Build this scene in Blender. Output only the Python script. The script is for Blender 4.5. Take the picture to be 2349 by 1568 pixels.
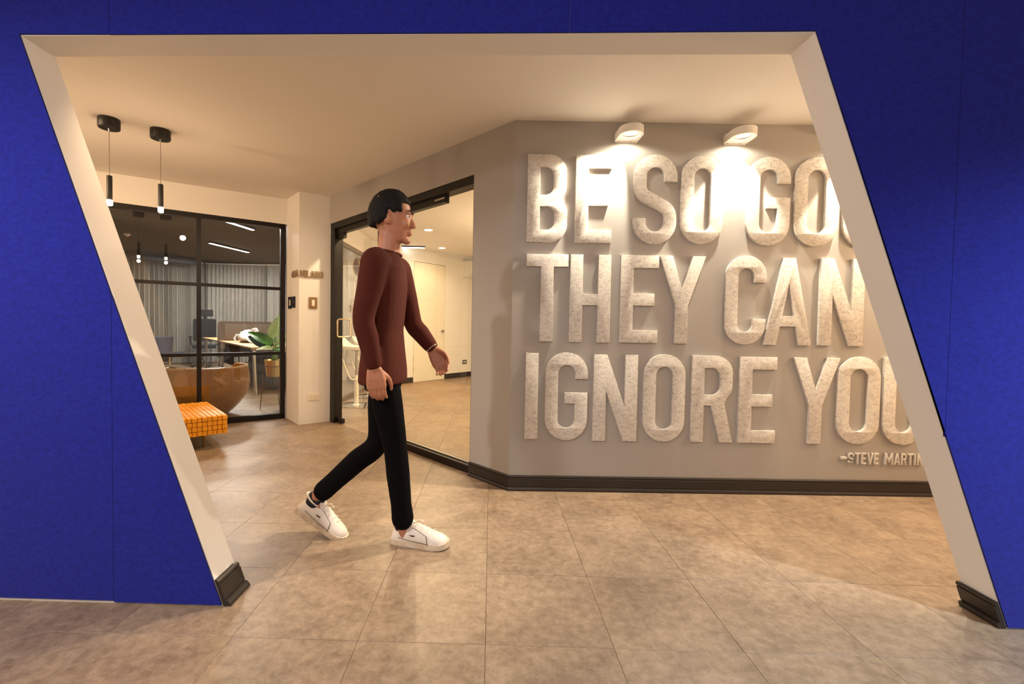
import bpy, bmesh, math, random
from mathutils import Vector, Matrix
import numpy as np
random.seed(7)
for o in list(bpy.data.objects): bpy.data.objects.remove(o)
SC = bpy.context.scene
COL = SC.collection
PI = math.pi

# ------------------------------------------------------------------ camera
cam_d = bpy.data.cameras.new('camera'); cam = bpy.data.objects.new('camera', cam_d); COL.objects.link(cam)
yaw, pitch, roll = .0206, -.0295, -.0159
Rz = Matrix.Rotation(yaw, 3, 'Z'); Rx = Matrix.Rotation(pitch, 3, 'X'); Ry = Matrix.Rotation(roll, 3, 'Y')
M = Rz @ Rx @ Ry
right, fwd, up = M.col[0], M.col[1], M.col[2]
cm = Matrix((right, up, -fwd)).transposed().to_4x4(); cm.translation = Vector((0, 0, 1.1381))
cam.matrix_world = cm
cam_d.sensor_fit = 'HORIZONTAL'; cam_d.sensor_width = 36.0
cam_d.lens = 1034.5 / 2349 * 36.0
cam_d.shift_x = (2349 / 2 - 1104.27) / 2349
cam_d.shift_y = (775.39 - 1568 / 2) / 2349
cam_d.clip_start = .01; cam_d.clip_end = 100
SC.camera = cam

# ------------------------------------------------------------------ world, lights, exposure
W = bpy.data.worlds.new('world'); SC.world = W; W.use_nodes = True
W.node_tree.nodes['Background'].inputs[0].default_value = (.03, .035, .05, 1)
W.node_tree.nodes['Background'].inputs[1].default_value = .3
vs = SC.view_settings
vs.view_transform = 'Standard'; vs.look = 'None'; vs.gamma = 1.0; vs.use_curve_mapping = False
vs.exposure = 0.22
WARM = (1.0, .69, .42); HALO = (1.0, .88, .68); NEUT = (1.0, .94, .88); COOL = (.74, .89, 1.0); SOFT = (1.0, .92, .88); GOLD = (1.0, .75, .46)

def light(name, kind, loc, power, color, size=.05, target=None, spot=None, blend=.3, parent=None, shape=None, sy=None):
    d = bpy.data.lights.new(name, kind); d.energy = power; d.color = color
    if kind == 'AREA':
        d.size = size
        if shape: d.shape = shape; d.size_y = sy or size
    else: d.shadow_soft_size = size
    if kind == 'SPOT': d.spot_size = math.radians(spot); d.spot_blend = blend
    o = bpy.data.objects.new(name, d); COL.objects.link(o); o.location = loc
    if target is not None:
        o.rotation_euler = (Vector(target) - Vector(loc)).to_track_quat('-Z', 'Y').to_euler()
    return o
# front room: ceiling lamp at the right, then lights added to balance the blue wall
light('front_room_light', 'SPOT', (2.75, .40, 2.55), 380, COOL, .05, (2.55, .55, 0), 125, .9)
light('front_room_light', 'SPOT', (-2.6, .10, 2.55), 225, SOFT, .10, (-2.0, .6, 0), 150, .8)
light('front_room_light', 'POINT', (-.3, -.7, 2.25), 54, SOFT, .12)
# corridor: unseen fill lights added beyond the edges of the opening
light('corridor_fill', 'POINT', (-4.6, 2.8, 1.7), 26, WARM, .02)
light('corridor_fill', 'SPOT', (-3.4, 2.35, 2.46), 75, WARM, .05, (-2.9, 4.3, 1.3), 110, .7)
light('corridor_fill', 'POINT', (3.8, 2.45, 1.9), 60, WARM, .06)
light('corridor_fill', 'SPOT', (-1.4, 2.20, 2.47), 45, WARM, .04, (-1.9, 3.4, 0), 130, .6)
# glass room
for p in ((-.95, 6.85, 100), (-.85, 8.2, 45), (.9, 5.6, 110), (-1.1, 5.05, 110)):
    light('glass_room_light', 'SPOT', (p[0], p[1], 2.55), p[2], GOLD, .04, (p[0], p[1], 0), 165, .5)
light('glass_room_light', 'POINT', (.9, 6.3, 2.0), 110, GOLD, .08)  # added out of view, without a fixture, to brighten the ceiling
# office
light('office_light', 'AREA', (-3.8, 6.5, 2.64), 72, NEUT, .06, (-3.8, 6.5, 0), shape='RECTANGLE', sy=1.1)
light('office_light', 'AREA', (-5.2, 9.0, 2.64), 95, NEUT, .06, (-5.2, 9.0, 0), shape='RECTANGLE', sy=1.1)
light('office_light', 'AREA', (-6.4, 10.4, 2.64), 108, NEUT, .06, (-6.4, 10.6, 0), shape='RECTANGLE', sy=1.1)  # this and the next have no fixture, added to brighten the curtains
light('office_light', 'AREA', (-4.0, 10.6, 2.64), 78, NEUT, .06, (-4.0, 10.9, 0), shape='RECTANGLE', sy=1.1)

# ------------------------------------------------------------------ materials
def lin(h):
    v = [int(h[i:i + 2], 16) / 255 for i in (0, 2, 4)]
    return tuple((c / 12.92 if c <= .04045 else ((c + .055) / 1.055) ** 2.4) for c in v) + (1,)
def nd(t, kind, **kw):
    n = t.nodes.new(kind)
    for k, v in kw.items(): setattr(n, k, v)
    return n
def mat(name, hexcol, rough=.6, metal=0, spec=.5, noise=None, bump=0, bscale=200, var=0, coat=0, sheen=0, emit=None, estr=0, stretch=None, hex2=None, coords='Object', rng=None):
    m = bpy.data.materials.new(name); m.use_nodes = True; t = m.node_tree
    b = t.nodes['Principled BSDF']; L = t.links.new
    b.inputs['Base Color'].default_value = lin(hexcol); b.inputs['Roughness'].default_value = rough
    b.inputs['Metallic'].default_value = metal; b.inputs['Specular IOR Level'].default_value = spec
    b.inputs['Coat Weight'].default_value = coat; b.inputs['Sheen Weight'].default_value = sheen
    if emit: b.inputs['Emission Color'].default_value = emit + (1,) if len(emit) == 3 else emit; b.inputs['Emission Strength'].default_value = estr
    tc = nd(t, 'ShaderNodeTexCoord'); src = tc.outputs[coords]
    if stretch:
        mp = nd(t, 'ShaderNodeMapping'); mp.inputs['Scale'].default_value = stretch; L(src, mp.inputs['Vector']); src = mp.outputs[0]
    if noise:
        nz = nd(t, 'ShaderNodeTexNoise'); nz.inputs['Scale'].default_value = noise; nz.inputs['Detail'].default_value = 6; nz.inputs['Roughness'].default_value = .65
        L(src, nz.inputs['Vector'])
        cr = nd(t, 'ShaderNodeValToRGB'); a, c = rng or (.35, .65)
        cr.color_ramp.elements[0].position = a; cr.color_ramp.elements[1].position = c
        cr.color_ramp.elements[0].color = lin(hex2 or hexcol); cr.color_ramp.elements[1].color = lin(hexcol)
        L(nz.outputs[0], cr.inputs[0]); L(cr.outputs[0], b.inputs['Base Color'])
    if bump:
        nb = nd(t, 'ShaderNodeTexNoise'); nb.inputs['Scale'].default_value = bscale; nb.inputs['Detail'].default_value = 4
        L(src, nb.inputs['Vector']); bp = nd(t, 'ShaderNodeBump'); bp.inputs['Strength'].default_value = bump; bp.inputs['Distance'].default_value = .002
        L(nb.outputs[0], bp.inputs['Height']); L(bp.outputs[0], b.inputs['Normal'])
    return m
def glass(name, tint='f4f6f2', refl=1.0, ior=1.52):
    m = bpy.data.materials.new(name); m.use_nodes = True; t = m.node_tree; t.nodes.clear(); L = t.links.new
    out = nd(t, 'ShaderNodeOutputMaterial'); mx = nd(t, 'ShaderNodeMixShader'); tr = nd(t, 'ShaderNodeBsdfTransparent'); gl = nd(t, 'ShaderNodeBsdfGlossy')
    tr.inputs[0].default_value = lin(tint); gl.inputs['Roughness'].default_value = 0; gl.inputs['Color'].default_value = (refl, refl, refl, 1)
    geo = nd(t, 'ShaderNodeNewGeometry'); dt = nd(t, 'ShaderNodeVectorMath', operation='DOT_PRODUCT'); L(geo.outputs['Incoming'], dt.inputs[0]); L(geo.outputs['Normal'], dt.inputs[1])
    def mth(op, a, b_=None, c=None):
        n = nd(t, 'ShaderNodeMath', operation=op)
        for i, q in enumerate((a, b_, c)):
            if q is None: continue
            if isinstance(q, (int, float)): n.inputs[i].default_value = q
            else: L(q, n.inputs[i])
        return n.outputs[0]
    c_ = mth('ABSOLUTE', dt.outputs['Value']); f1 = mth('MULTIPLY_ADD', mth('POWER', mth('SUBTRACT', 1, c_), 5), .957, .043)
    f2 = mth('DIVIDE', mth('MULTIPLY', f1, 2), mth('ADD', f1, 1))          # two faces of one pane
    L(f2, mx.inputs[0]); L(tr.outputs[0], mx.inputs[1]); L(gl.outputs[0], mx.inputs[2]); L(mx.outputs[0], out.inputs[0])
    return m
def emit(name, col, s):
    m = bpy.data.materials.new(name); m.use_nodes = True; t = m.node_tree; t.nodes.clear()
    out = nd(t, 'ShaderNodeOutputMaterial'); e = nd(t, 'ShaderNodeEmission'); e.inputs[0].default_value = tuple(col) + (1,); e.inputs[1].default_value = s
    t.links.new(e.outputs[0], out.inputs[0]); return m

def tile_mat():
    m = bpy.data.materials.new('vinyl_tile'); m.use_nodes = True; t = m.node_tree; L = t.links.new; b = t.nodes['Principled BSDF']
    geo = nd(t, 'ShaderNodeNewGeometry'); oi = nd(t, 'ShaderNodeObjectInfo')
    # each tile carries its own cut of the printed stone pattern
    mul = nd(t, 'ShaderNodeVectorMath', operation='SCALE'); mul.inputs[0].default_value = (13.7, 7.3, 3.1); L(oi.outputs['Random'], mul.inputs['Scale'])
    add = nd(t, 'ShaderNodeVectorMath', operation='ADD'); L(geo.outputs['Position'], add.inputs[0]); L(mul.outputs[0], add.inputs[1])
    mp = nd(t, 'ShaderNodeMapping'); mp.inputs['Scale'].default_value = (1, 1.0, 1); L(add.outputs[0], mp.inputs['Vector'])
    def noise(scale, det, rough, dist=0):
        n = nd(t, 'ShaderNodeTexNoise'); n.inputs['Scale'].default_value = scale; n.inputs['Detail'].default_value = det; n.inputs['Roughness'].default_value = rough; n.inputs['Distortion'].default_value = dist
        L(mp.outputs[0], n.inputs['Vector']); return n
    n1 = noise(4.5, 5, .6, .4); n2 = noise(26, 8, .75, .2); n3 = noise(160, 3, .7)
    def ramp(n, c0, c1, a, c):
        r = nd(t, 'ShaderNodeValToRGB'); r.color_ramp.elements[0].position = a; r.color_ramp.elements[1].position = c
        r.color_ramp.elements[0].color = lin(c0); r.color_ramp.elements[1].color = lin(c1); L(n.outputs[0], r.inputs[0]); return r
    r1 = ramp(n1, '654f3b', '998166', .36, .64); r2 = ramp(n2, '65503c', 'a38c75', .37, .63); r3 = ramp(n3, '8a7a68', 'aa9b8a', .35, .65)
    a = nd(t, 'ShaderNodeMix', data_type='RGBA'); a.inputs[0].default_value = .55; L(r1.outputs[0], a.inputs[6]); L(r2.outputs[0], a.inputs[7])
    c = nd(t, 'ShaderNodeMix', data_type='RGBA'); c.inputs[0].default_value = .12; L(a.outputs[2], c.inputs[6]); L(r3.outputs[0], c.inputs[7])
    L(c.outputs[2], b.inputs['Base Color'])
    rr = nd(t, 'ShaderNodeMapRange'); rr.inputs[3].default_value = .34; rr.inputs[4].default_value = .50; L(n2.outputs[0], rr.inputs[0]); L(rr.outputs[0], b.inputs['Roughness'])
    bp = nd(t, 'ShaderNodeBump'); bp.inputs['Strength'].default_value = .12; bp.inputs['Distance'].default_value = .001; L(n2.outputs[0], bp.inputs['Height']); L(bp.outputs[0], b.inputs['Normal'])
    return m

def felt_mat(name, c_light, c_dark, scale, amount=(.42, .56), sheen=.2):
    m = bpy.data.materials.new(name); m.use_nodes = True; t = m.node_tree; L = t.links.new; b = t.nodes['Principled BSDF']
    geo = nd(t, 'ShaderNodeNewGeometry')
    mp = nd(t, 'ShaderNodeMapping'); mp.inputs['Scale'].default_value = (1, 1, 1.5); L(geo.outputs['Position'], mp.inputs['Vector'])
    def noise(s, d, r, ds=0):
        n = nd(t, 'ShaderNodeTexNoise'); n.inputs['Scale'].default_value = s; n.inputs['Detail'].default_value = d; n.inputs['Roughness'].default_value = r; n.inputs['Distortion'].default_value = ds
        L(mp.outputs[0], n.inputs['Vector']); return n
    n1 = noise(scale, 6, .75, .8); n2 = noise(scale * .22, 3, .6)
    mm = nd(t, 'ShaderNodeMath', operation='MULTIPLY_ADD'); L(n2.outputs[0], mm.inputs[0]); mm.inputs[1].default_value = .35; L(n1.outputs[0], mm.inputs[2])
    mm2 = nd(t, 'ShaderNodeMath', operation='SUBTRACT'); L(mm.outputs[0], mm2.inputs[0]); mm2.inputs[1].default_value = .175
    r = nd(t, 'ShaderNodeValToRGB'); r.color_ramp.elements[0].position = amount[0]; r.color_ramp.elements[1].position = amount[1]
    r.color_ramp.elements[0].color = lin(c_dark); r.color_ramp.elements[1].color = lin(c_light); L(mm2.outputs[0], r.inputs[0])
    L(r.outputs[0], b.inputs['Base Color']); b.inputs['Roughness'].default_value = .95; b.inputs['Specular IOR Level'].default_value = .15
    b.inputs['Sheen Weight'].default_value = sheen; b.inputs['Sheen Roughness'].default_value = .5
    n3 = noise(scale * 2.2, 4, .7); bp = nd(t, 'ShaderNodeBump'); bp.inputs['Strength'].default_value = .35; bp.inputs['Distance'].default_value = .0015
    L(n3.outputs[0], bp.inputs['Height']); L(bp.outputs[0], b.inputs['Normal'])
    return m

TILE = tile_mat()
M_JOINT = mat('tile_joint', '4a3c30', .9)
M_WHITE = mat('white_wall_paint', 'e6e1da', .55, spec=.3, bump=.06, bscale=120)
M_CEIL = mat('white_ceiling_paint', 'e4ded6', .7, spec=.2)
M_GREY = mat('warm_grey_wall_paint', 'a6a19c', .5, spec=.35, bump=.05, bscale=140)
M_BLUE = felt_mat('blue_felt', '202896', '161a70', 190, (.36, .64), .1)
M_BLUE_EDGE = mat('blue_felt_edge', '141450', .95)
M_FELT = felt_mat('light_grey_felt', 'd8d2ca', '9a948e', 150, (.36, .52), .1)
M_FELT_S = felt_mat('light_grey_felt_small', 'd0cac2', 'b0aaa2', 220, (.36, .52), .1)
M_SKIRT = mat('dark_brown_vinyl_skirting', '2b2420', .38, spec=.45)
M_FRAME = mat('black_brown_aluminium', '17110e', .42, metal=.35)
M_GLASS = glass('clear_glass'); M_GLASS_D = glass('office_glass', 'dfe0dc')
M_LAMP = mat('white_lamp_enamel', 'e8e4de', .4)
M_BLACK = mat('black_powder_coat', '14110f', .5)
M_BLACKP = mat('black_plastic', '16151a', .45)
M_STEEL = mat('brushed_steel', 'b8b4ae', .28, metal=1)
M_CHROME = mat('chrome', 'd8d6d2', .1, metal=1)
M_BRASS = mat('warm_brass', 'e2cfae', .3, metal=1)
M_GOLD = mat('polished_gold_pot', 'ecd08a', .3, metal=1)
M_WIRE = mat('bronze_wire', '7a5c3a', .35, metal=1)
M_CABLE = mat('grey_cable', '6a5a4a', .6)
M_PLASTIC = mat('cream_plastic', 'e6dccb', .4)
M_BROWNP = mat('bronze_switch_plate', '9a7852', .4, metal=.3)
M_LEATHER = mat('orange_tan_leather', 'f2a624', .34, noise=30, hex2='da8a10', bump=.15, bscale=300)
M_LEATHER_D = mat('dark_leather_gap', '5a2c08', .8)
M_TUB = mat('glossy_brown_shell', 'bd8440', .16, coat=.4, noise=3, hex2='a56f32')
M_TUB_RIM = mat('pale_shell_rim', 'c99a63', .25, coat=.4)
M_WOOD = mat('pale_oak_laminate', 'd0a473', .42, noise=6, hex2='c09260', stretch=(1, 12, 1))
M_SCREEN = mat('taupe_screen_fabric', '7b7066', .9, bump=.15, bscale=400)
M_SCREEN_F = mat('dark_taupe_screen_border', '6a5f54', .8)
M_CAB = mat('charcoal_cabinet', '35302d', .5)
M_PANEL = mat('dark_grey_panel', '3c3839', .6)
M_BAG = mat('white_plastic_bag', 'e9e7e2', .35, bump=.4, bscale=60)
M_LEAF = mat('green_leaf', '57a022', .32, noise=14, hex2='2c6416')
M_LEAFP = mat('pale_variegated_leaf', 'd8efb4', .35, noise=16, hex2='8fc060')
M_LEAFD = mat('dark_green_leaf', '16381a', .3)
M_STEM = mat('green_stem', '6d8a34', .5)
M_SOIL = mat('soil', '2a1d12', .95, bump=.5, bscale=80)
M_MESH = mat('black_mesh_fabric', '0b0b0e', .8, bump=.3, bscale=500)
M_NAVY = mat('navy_upholstery', '080d2a', .6)
M_CURT = mat('pale_grey_curtain', 'a8a49c', .9, noise=8, hex2='949088', stretch=(6, 6, .5))
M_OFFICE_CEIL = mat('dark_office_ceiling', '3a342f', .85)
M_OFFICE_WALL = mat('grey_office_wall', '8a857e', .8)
M_DOOR = mat('white_door_paint', 'e4dcca', .4)
M_COPPER = mat('copper_clock_face', '8a5632', .3, metal=.8)
M_STOOL = mat('white_stool_plastic', 'e9dfd0', .35)
M_SKIN = mat('warm_skin', 'b37a5c', .5, noise=12, hex2='a86c50')
M_HAIR = mat('black_hair', '0c0908', .75, spec=.25, bump=.6, bscale=120)
M_SHIRT = mat('maroon_brown_knit', '481c12', .9, spec=.2, bump=.35, bscale=260)
M_TROUS = mat('black_trouser_cloth', '080607', .95, spec=.1, bump=.2, bscale=300)
M_SOCK = mat('navy_sock', '1a1a28', .9)
M_SHOE = mat('white_shoe_leather', 'e2d6c8', .45, bump=.08, bscale=90)
M_SOLE = mat('worn_white_rubber', 'd8c8b2', .6, noise=25, hex2='bda488')
M_SEAM = mat('dark_seam', '3a2c24', .8)
M_EYE = mat('eye_white', 'e8e4de', .2)
M_IRIS = mat('dark_iris', '1c120c', .2)
E_SPOT = emit('halogen_lens', HALO, 14)
E_PEND = emit('pendant_tip', (1, .82, .58), 18)
E_STRIP = emit('linear_led', (1, .95, .86), 9)
E_DOWN = emit('downlight_lens', (1, .78, .48), 22)

# ------------------------------------------------------------------ geometry helpers
MW = {}
class MB:
    def __init__(s): s.bm = bmesh.new()
    def v(s, p): return s.bm.verts.new(p)
    def f(s, vs):
        try: return s.bm.faces.new(vs)
        except ValueError: return None
    def box(s, c, size, rz=0, bev=0):
        hx, hy, hz = [k / 2 for k in size]; R_ = Matrix.Rotation(rz, 3, 'Z'); c = Vector(c)
        vs = [s.v(c + R_ @ Vector((x * hx, y * hy, z * hz))) for z in (-1, 1) for y in (-1, 1) for x in (-1, 1)]
        fs = [s.f([vs[i] for i in q]) for q in ((0, 2, 3, 1), (4, 5, 7, 6), (0, 1, 5, 4), (2, 6, 7, 3), (0, 4, 6, 2), (1, 3, 7, 5))]
        if bev:
            ed = list({e for f in fs for e in f.edges})
            bmesh.ops.bevel(s.bm, geom=ed, offset=bev, segments=2, affect='EDGES', profile=.7)
        return s
    def beam(s, a, b, w, h, up=(0, 0, 1), bev=0):           # bar of section w (sideways) x h (along up)
        a, b = Vector(a), Vector(b); d = (b - a).normalized(); upv = Vector(up)
        side = d.cross(upv).normalized(); u2 = side.cross(d).normalized()
        q = [(-1, -1), (1, -1), (1, 1), (-1, 1)]
        A = [s.v(a + side * (x * w / 2) + u2 * (y * h / 2)) for x, y in q]; B = [s.v(b + side * (x * w / 2) + u2 * (y * h / 2)) for x, y in q]
        fs = [s.f(A[::-1]), s.f(B)] + [s.f([A[i], A[(i + 1) % 4], B[(i + 1) % 4], B[i]]) for i in range(4)]
        if bev: bmesh.ops.bevel(s.bm, geom=list({e for f in fs for e in f.edges}), offset=bev, segments=2, affect='EDGES', profile=.7)
        return s
    def prism(s, poly, z0, z1):
        A = [s.v((x, y, z0)) for x, y in poly]
        z1s = z1 if isinstance(z1, (list, tuple)) else [z1] * len(poly)
        B = [s.v((x, y, z)) for (x, y), z in zip(poly, z1s)]
        n = len(poly); s.f(A[::-1]); s.f(B)
        for i in range(n): s.f([A[i], A[(i + 1) % n], B[(i + 1) % n], B[i]])
        return s
    def wall(s, a, b, th, z0, z1):                          # along a->b, thickness th to the left of a->b
        a, b = Vector(a), Vector(b); d = (b - a).normalized(); n = Vector((-d.y, d.x)) * th
        return s.prism([tuple(a), tuple(b), tuple(b + n), tuple(a + n)], z0, z1)
    def loft(s, rings, cap=True, closed=True):
        R_ = [[s.v(p) for p in r] for r in rings]; n = len(R_[0])
        for a, b in zip(R_, R_[1:]):
            for i in range(n if closed else n - 1): s.f([a[i], a[(i + 1) % n], b[(i + 1) % n], b[i]])
        if cap and closed: s.f(R_[0][::-1]); s.f(R_[-1])
        return s
    def tube(s, pts, r, n=10, cap=True, closed=False):
        pts = [Vector(p) for p in pts]; rs = r if isinstance(r, (list, tuple)) else [r] * len(pts)
        N = len(pts); rings = []; u = None
        for i, p in enumerate(pts):
            if closed: d = (pts[(i + 1) % N] - pts[i - 1]).normalized()
            else: d = (pts[min(i + 1, N - 1)] - pts[max(i - 1, 0)]).normalized()
            if u is None:
                u = d.cross(Vector((0, 0, 1)));
                if u.length < .05: u = d.cross(Vector((1, 0, 0)))
            u = (u - d * u.dot(d)).normalized(); w = d.cross(u)
            rings.append([p + (u * math.cos(2 * PI * k / n) + w * math.sin(2 * PI * k / n)) * rs[i] for k in range(n)])
        if closed: rings.append(rings[0]); 
        if closed:
            R_ = [[s.v(p) for p in r_] for r_ in rings[:-1]]
            for a in range(N):
                A, B = R_[a], R_[(a + 1) % N]
                for i in range(n): s.f([A[i], A[(i + 1) % n], B[(i + 1) % n], B[i]])
            return s
        return s.loft(rings, cap)
    def lathe(s, prof, c=(0, 0, 0), n=32, axis='Z'):
        c = Vector(c); rings = []
        for r, z in prof:
            ring = []
            for k in range(n):
                a = 2 * PI * k / n; p = Vector((r * math.cos(a), r * math.sin(a), z))
                if axis == 'Y': p = Vector((p.x, -p.z, p.y))
                ring.append(c + p)
            rings.append(ring)
        return s.loft(rings, True)
    def ball(s, c, r, n=16, m=10, rot=None):
        c = Vector(c); r = Vector(r if hasattr(r, '__len__') else (r, r, r)); rings = []
        for j in range(1, m):
            t = PI * j / m; ring = []
            for k in range(n):
                a = 2 * PI * k / n; p = Vector((math.sin(t) * math.cos(a) * r.x, math.sin(t) * math.sin(a) * r.y, -math.cos(t) * r.z))
                ring.append(c + (rot @ p if rot else p))
            rings.append(ring)
        return s.loft(rings, True)
    def xf(s, mtx): bmesh.ops.transform(s.bm, matrix=mtx, verts=s.bm.verts); return s
    def mesh(s, name, sharp=35):
        bm = s.bm; bmesh.ops.recalc_face_normals(bm, faces=bm.faces)
        ca = math.radians(sharp)
        for f in bm.faces: f.smooth = True
        for e in bm.edges:
            if len(e.link_faces) == 2: e.smooth = e.calc_face_angle(0) < ca
        me = bpy.data.meshes.new(name); bm.to_mesh(me); bm.free(); return me

def obj(name, mb, m, parent=None, world=False, sharp=35):
    if isinstance(mb, MB):
        if world and parent is not None: mb.xf(MW[parent].inverted())
        me = mb.mesh(name, sharp)
    else: me = mb
    o = bpy.data.objects.new(name, me); COL.objects.link(o)
    if m is not None:
        me.materials.clear(); me.materials.append(m)
    if parent is not None: o.parent = parent; MW[o] = MW[parent]
    else: MW[o] = Matrix()
    return o
def tag(o, label, cat, group=None):
    o['label'] = label; o['category'] = cat
    if group: o['group'] = group
    return o
def thing(name, label, cat, loc=(0, 0, 0), rz=0, group=None):
    o = bpy.data.objects.new(name, None); COL.objects.link(o); o.empty_display_size = .1
    o.location = loc; o.rotation_euler = (0, 0, rz); MW[o] = Matrix.Translation(loc) @ Matrix.Rotation(rz, 4, 'Z')
    return tag(o, label, cat, group)
def struct(name, mb, m, parent=None, sharp=35):
    o = obj(name, mb, m, parent, sharp=sharp)
    if parent is None: o['kind'] = 'structure'
    return o
def attach_light(lo, parent):
    lo.parent = parent; lo.matrix_parent_inverse = MW[parent].inverted()
def lerp(a, b, t): return tuple(x + (y - x) * t for x, y in zip(a, b))
def arc(cx, cy, r, a0, a1, n=8, ry=None):
    ry = ry or r
    return [(cx + r * math.cos(math.radians(a0 + (a1 - a0) * i / n)), cy + ry * math.sin(math.radians(a0 + (a1 - a0) * i / n))) for i in range(n + 1)]

# ================================================================== THE SETTING
T = .4572; TX, TY = -.001, 3.4458 * T
# ---- floor: slab, individual vinyl tiles where they read, one joined sheet beyond
fl = MB(); fl.prism([(-11, -4.5), (6, -4.5), (6, 14), (-11, 14)], -.15, -.0035); FLOOR = struct('floor', fl, M_JOINT)
def tile_mesh(sx, sy):
    b = MB(); g = .0006; c = .0008; x, y = sx / 2 - g, sy / 2 - g
    lo = [(-x, -y, -.0035), (x, -y, -.0035), (x, y, -.0035), (-x, y, -.0035)]; mi = [(p[0], p[1], -c) for p in lo]
    hi = [(math.copysign(x - c, p[0]), math.copysign(y - c, p[1]), 0) for p in lo]
    A, B_, C_ = [[b.v(p) for p in r] for r in (lo, mi, hi)]
    for P_, Q_ in ((A, B_), (B_, C_)):
        for i in range(4): b.f([P_[i], P_[(i + 1) % 4], Q_[(i + 1) % 4], Q_[i]])
    b.f(C_); return b
cells = []
for i in range(-24, 14):
    for j in range(-14, 24):
        cx, cy = TX + (i + .5) * T, TY + (j + .5) * T
        if -10.5 < cx < 5.8 and -4.2 < cy < 13.6: cells.append((cx, cy))
def seen(c):
    x, y = c
    if y < 1.1: return False
    if y > 1.35 and abs((x - .17)) > y * 1.16 + .3: return False
    if y > 1.9 and not (-1.15 * y / 1.75 - .35 < x < 2.0 * y / 1.75 * .98): return False
    if x > .3 and y > 3.35: return False                       # behind the lettered wall
    if x > 3.4: return False
    return True
vis = sorted([c for c in cells if seen(c)], key=lambda c: c[0] ** 2 + c[1] ** 2)[:290]
tme = tile_mesh(T, T).mesh('tile'); tme.materials.append(TILE)
vset = set(vis)
for k, (cx, cy) in enumerate(vis):
    o = bpy.data.objects.new('tile', tme); COL.objects.link(o); o.location = (cx, cy, random.uniform(-.0003, .0003)); o.parent = FLOOR
rest = MB()
for (cx, cy) in cells:
    if (cx, cy) in vset: continue
    x, y = T / 2 - .0012, T / 2 - .0012
    rest.f([rest.v((cx + a * x, cy + b * y, 0)) for a, b in ((-1, -1), (1, -1), (1, 1), (-1, 1))])
ro = obj('distant_tiles', rest, TILE, FLOOR); ro['kind'] = 'stuff'

# ---- key plan points
K = Vector((.142, 3.095)); TWD = Vector((1, .0243)).normalized(); TWN = Vector((.0243, -1)).normalized()     # lettered wall: corner, direction, outward normal
DD = Vector((-.7005, .7136)); DN = Vector((-.7136, -.7005))                                                    # door wall direction, outward normal
DEND = K + DD * 2.838
PL, PC, PR = Vector((-2.427, 5.292)), Vector((-2.113, 4.922)), Vector((-1.84, 5.129)); PB = PL + PR - PC
Q0 = Vector((-2.416, 5.255)); QE = Vector((-.813, -.582)); QN = Vector((.582, -.813))                          # office glazing
def zc(y): return 2.525 + (y - 3.1) * .02                                                                    # corridor ceiling, very slightly sloping
TWE = K + TWD * 4.9
# ---- lettered grey wall
struct('wall_back', MB().wall(K, TWE, .12, 0, 2.75), M_GREY)
# ---- grey door wall: stub beside the opening + lintel above it
w = MB(); a0, a1 = K, K + DD * .407
w.prism([tuple(a0), tuple(a0 + Vector((.0, .13))), tuple(a1 - DN * .12), tuple(a1)], 0, 2.75)
w.wall(DEND + DD * .09, a1, .12, 2.256, 2.75); struct('wall_diagonal', w, M_GREY)
# ---- white column
struct('wall_column', MB().prism([tuple(p) for p in (PC, PR, PB, PL)], 0, 2.8), M_WHITE)
# ---- white wall above and beyond the office glazing
w = MB(); qa, qb, qc = Q0 + QE * -.03, Q0 + QE * 2.62, Q0 + QE * 4.3
w.wall(qb, qa, .11, 2.275, 2.8); w.wall(qc, qb, .11, 0, 2.8); struct('wall_left', w, M_WHITE)
# ---- blue felt clad wall with the leaning opening
ox = lambda z, side: (-1.049 - .3555 * z) if side < 0 else (2.005 - .3598 * z)
OT_L, OT_R = 2.232, 2.252
inner = [(ox(0, -1), 0), (ox(OT_L, -1), OT_L), (ox(OT_R, 1), OT_R), (ox(0, 1), 0)]
XW0, XW1, ZW = -5.6, 5.2, 2.75
def xz_prism(b, poly, y0, y1):
    A = [b.v((x, y0, z)) for x, z in poly]; B = [b.v((x, y1, z)) for x, z in poly]; n = len(poly)
    b.f(A); b.f(B[::-1])
    for i in range(n): b.f([A[i], B[i], B[(i + 1) % n], A[(i + 1) % n]])
    return b
core = MB(); xz_prism(core, [(XW0, 0), inner[0], inner[1], inner[2], inner[3], (XW1, 0), (XW1, ZW), (XW0, ZW)], 1.7485, 1.884)
WF = struct('wall_front', core, M_WHITE)
def felt_panel(poly):
    b = MB(); xz_prism(b, poly, 1.742, 1.7483)
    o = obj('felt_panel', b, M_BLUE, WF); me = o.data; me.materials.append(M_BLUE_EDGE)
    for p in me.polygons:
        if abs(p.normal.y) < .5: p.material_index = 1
g = .0008; e = .0035                                    # seam gap; the felt stops just short of the reveal edge
def jx(z, s): return ox(z, s) + s * e
zs = .742
felt_panel([(XW0, .012), (-1.491 - g, .012), (-1.491 - g, 1.233), (jx(OT_L, -1), OT_L + e), (-1.491 - g, OT_L + .001 + e), (-1.491 - g, ZW), (XW0, ZW)])
felt_panel([(-1.491 + g, .006), (jx(.006, -1), .006), (jx(1.225, -1), 1.225), (-1.491 + g, 1.231)])
felt_panel([(-1.491 + g, 2.232 + e), (.28 - g, 2.2435 + e), (.28 - g, ZW), (-1.491 + g, ZW)])
felt_panel([(.28 + g, 2.2435 + e), (ox(OT_R, 1) + .002, OT_R + e), (jx(zs, 1), zs), (1.7345 - g, zs), (1.7345 - g, ZW), (.28 + g, ZW)])
felt_panel([(1.7345 + g, zs - .001), (jx(zs, 1), zs - .001), (jx(.006, 1), .006), (XW1, .006), (XW1, ZW), (1.7345 + g, ZW)])
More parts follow.
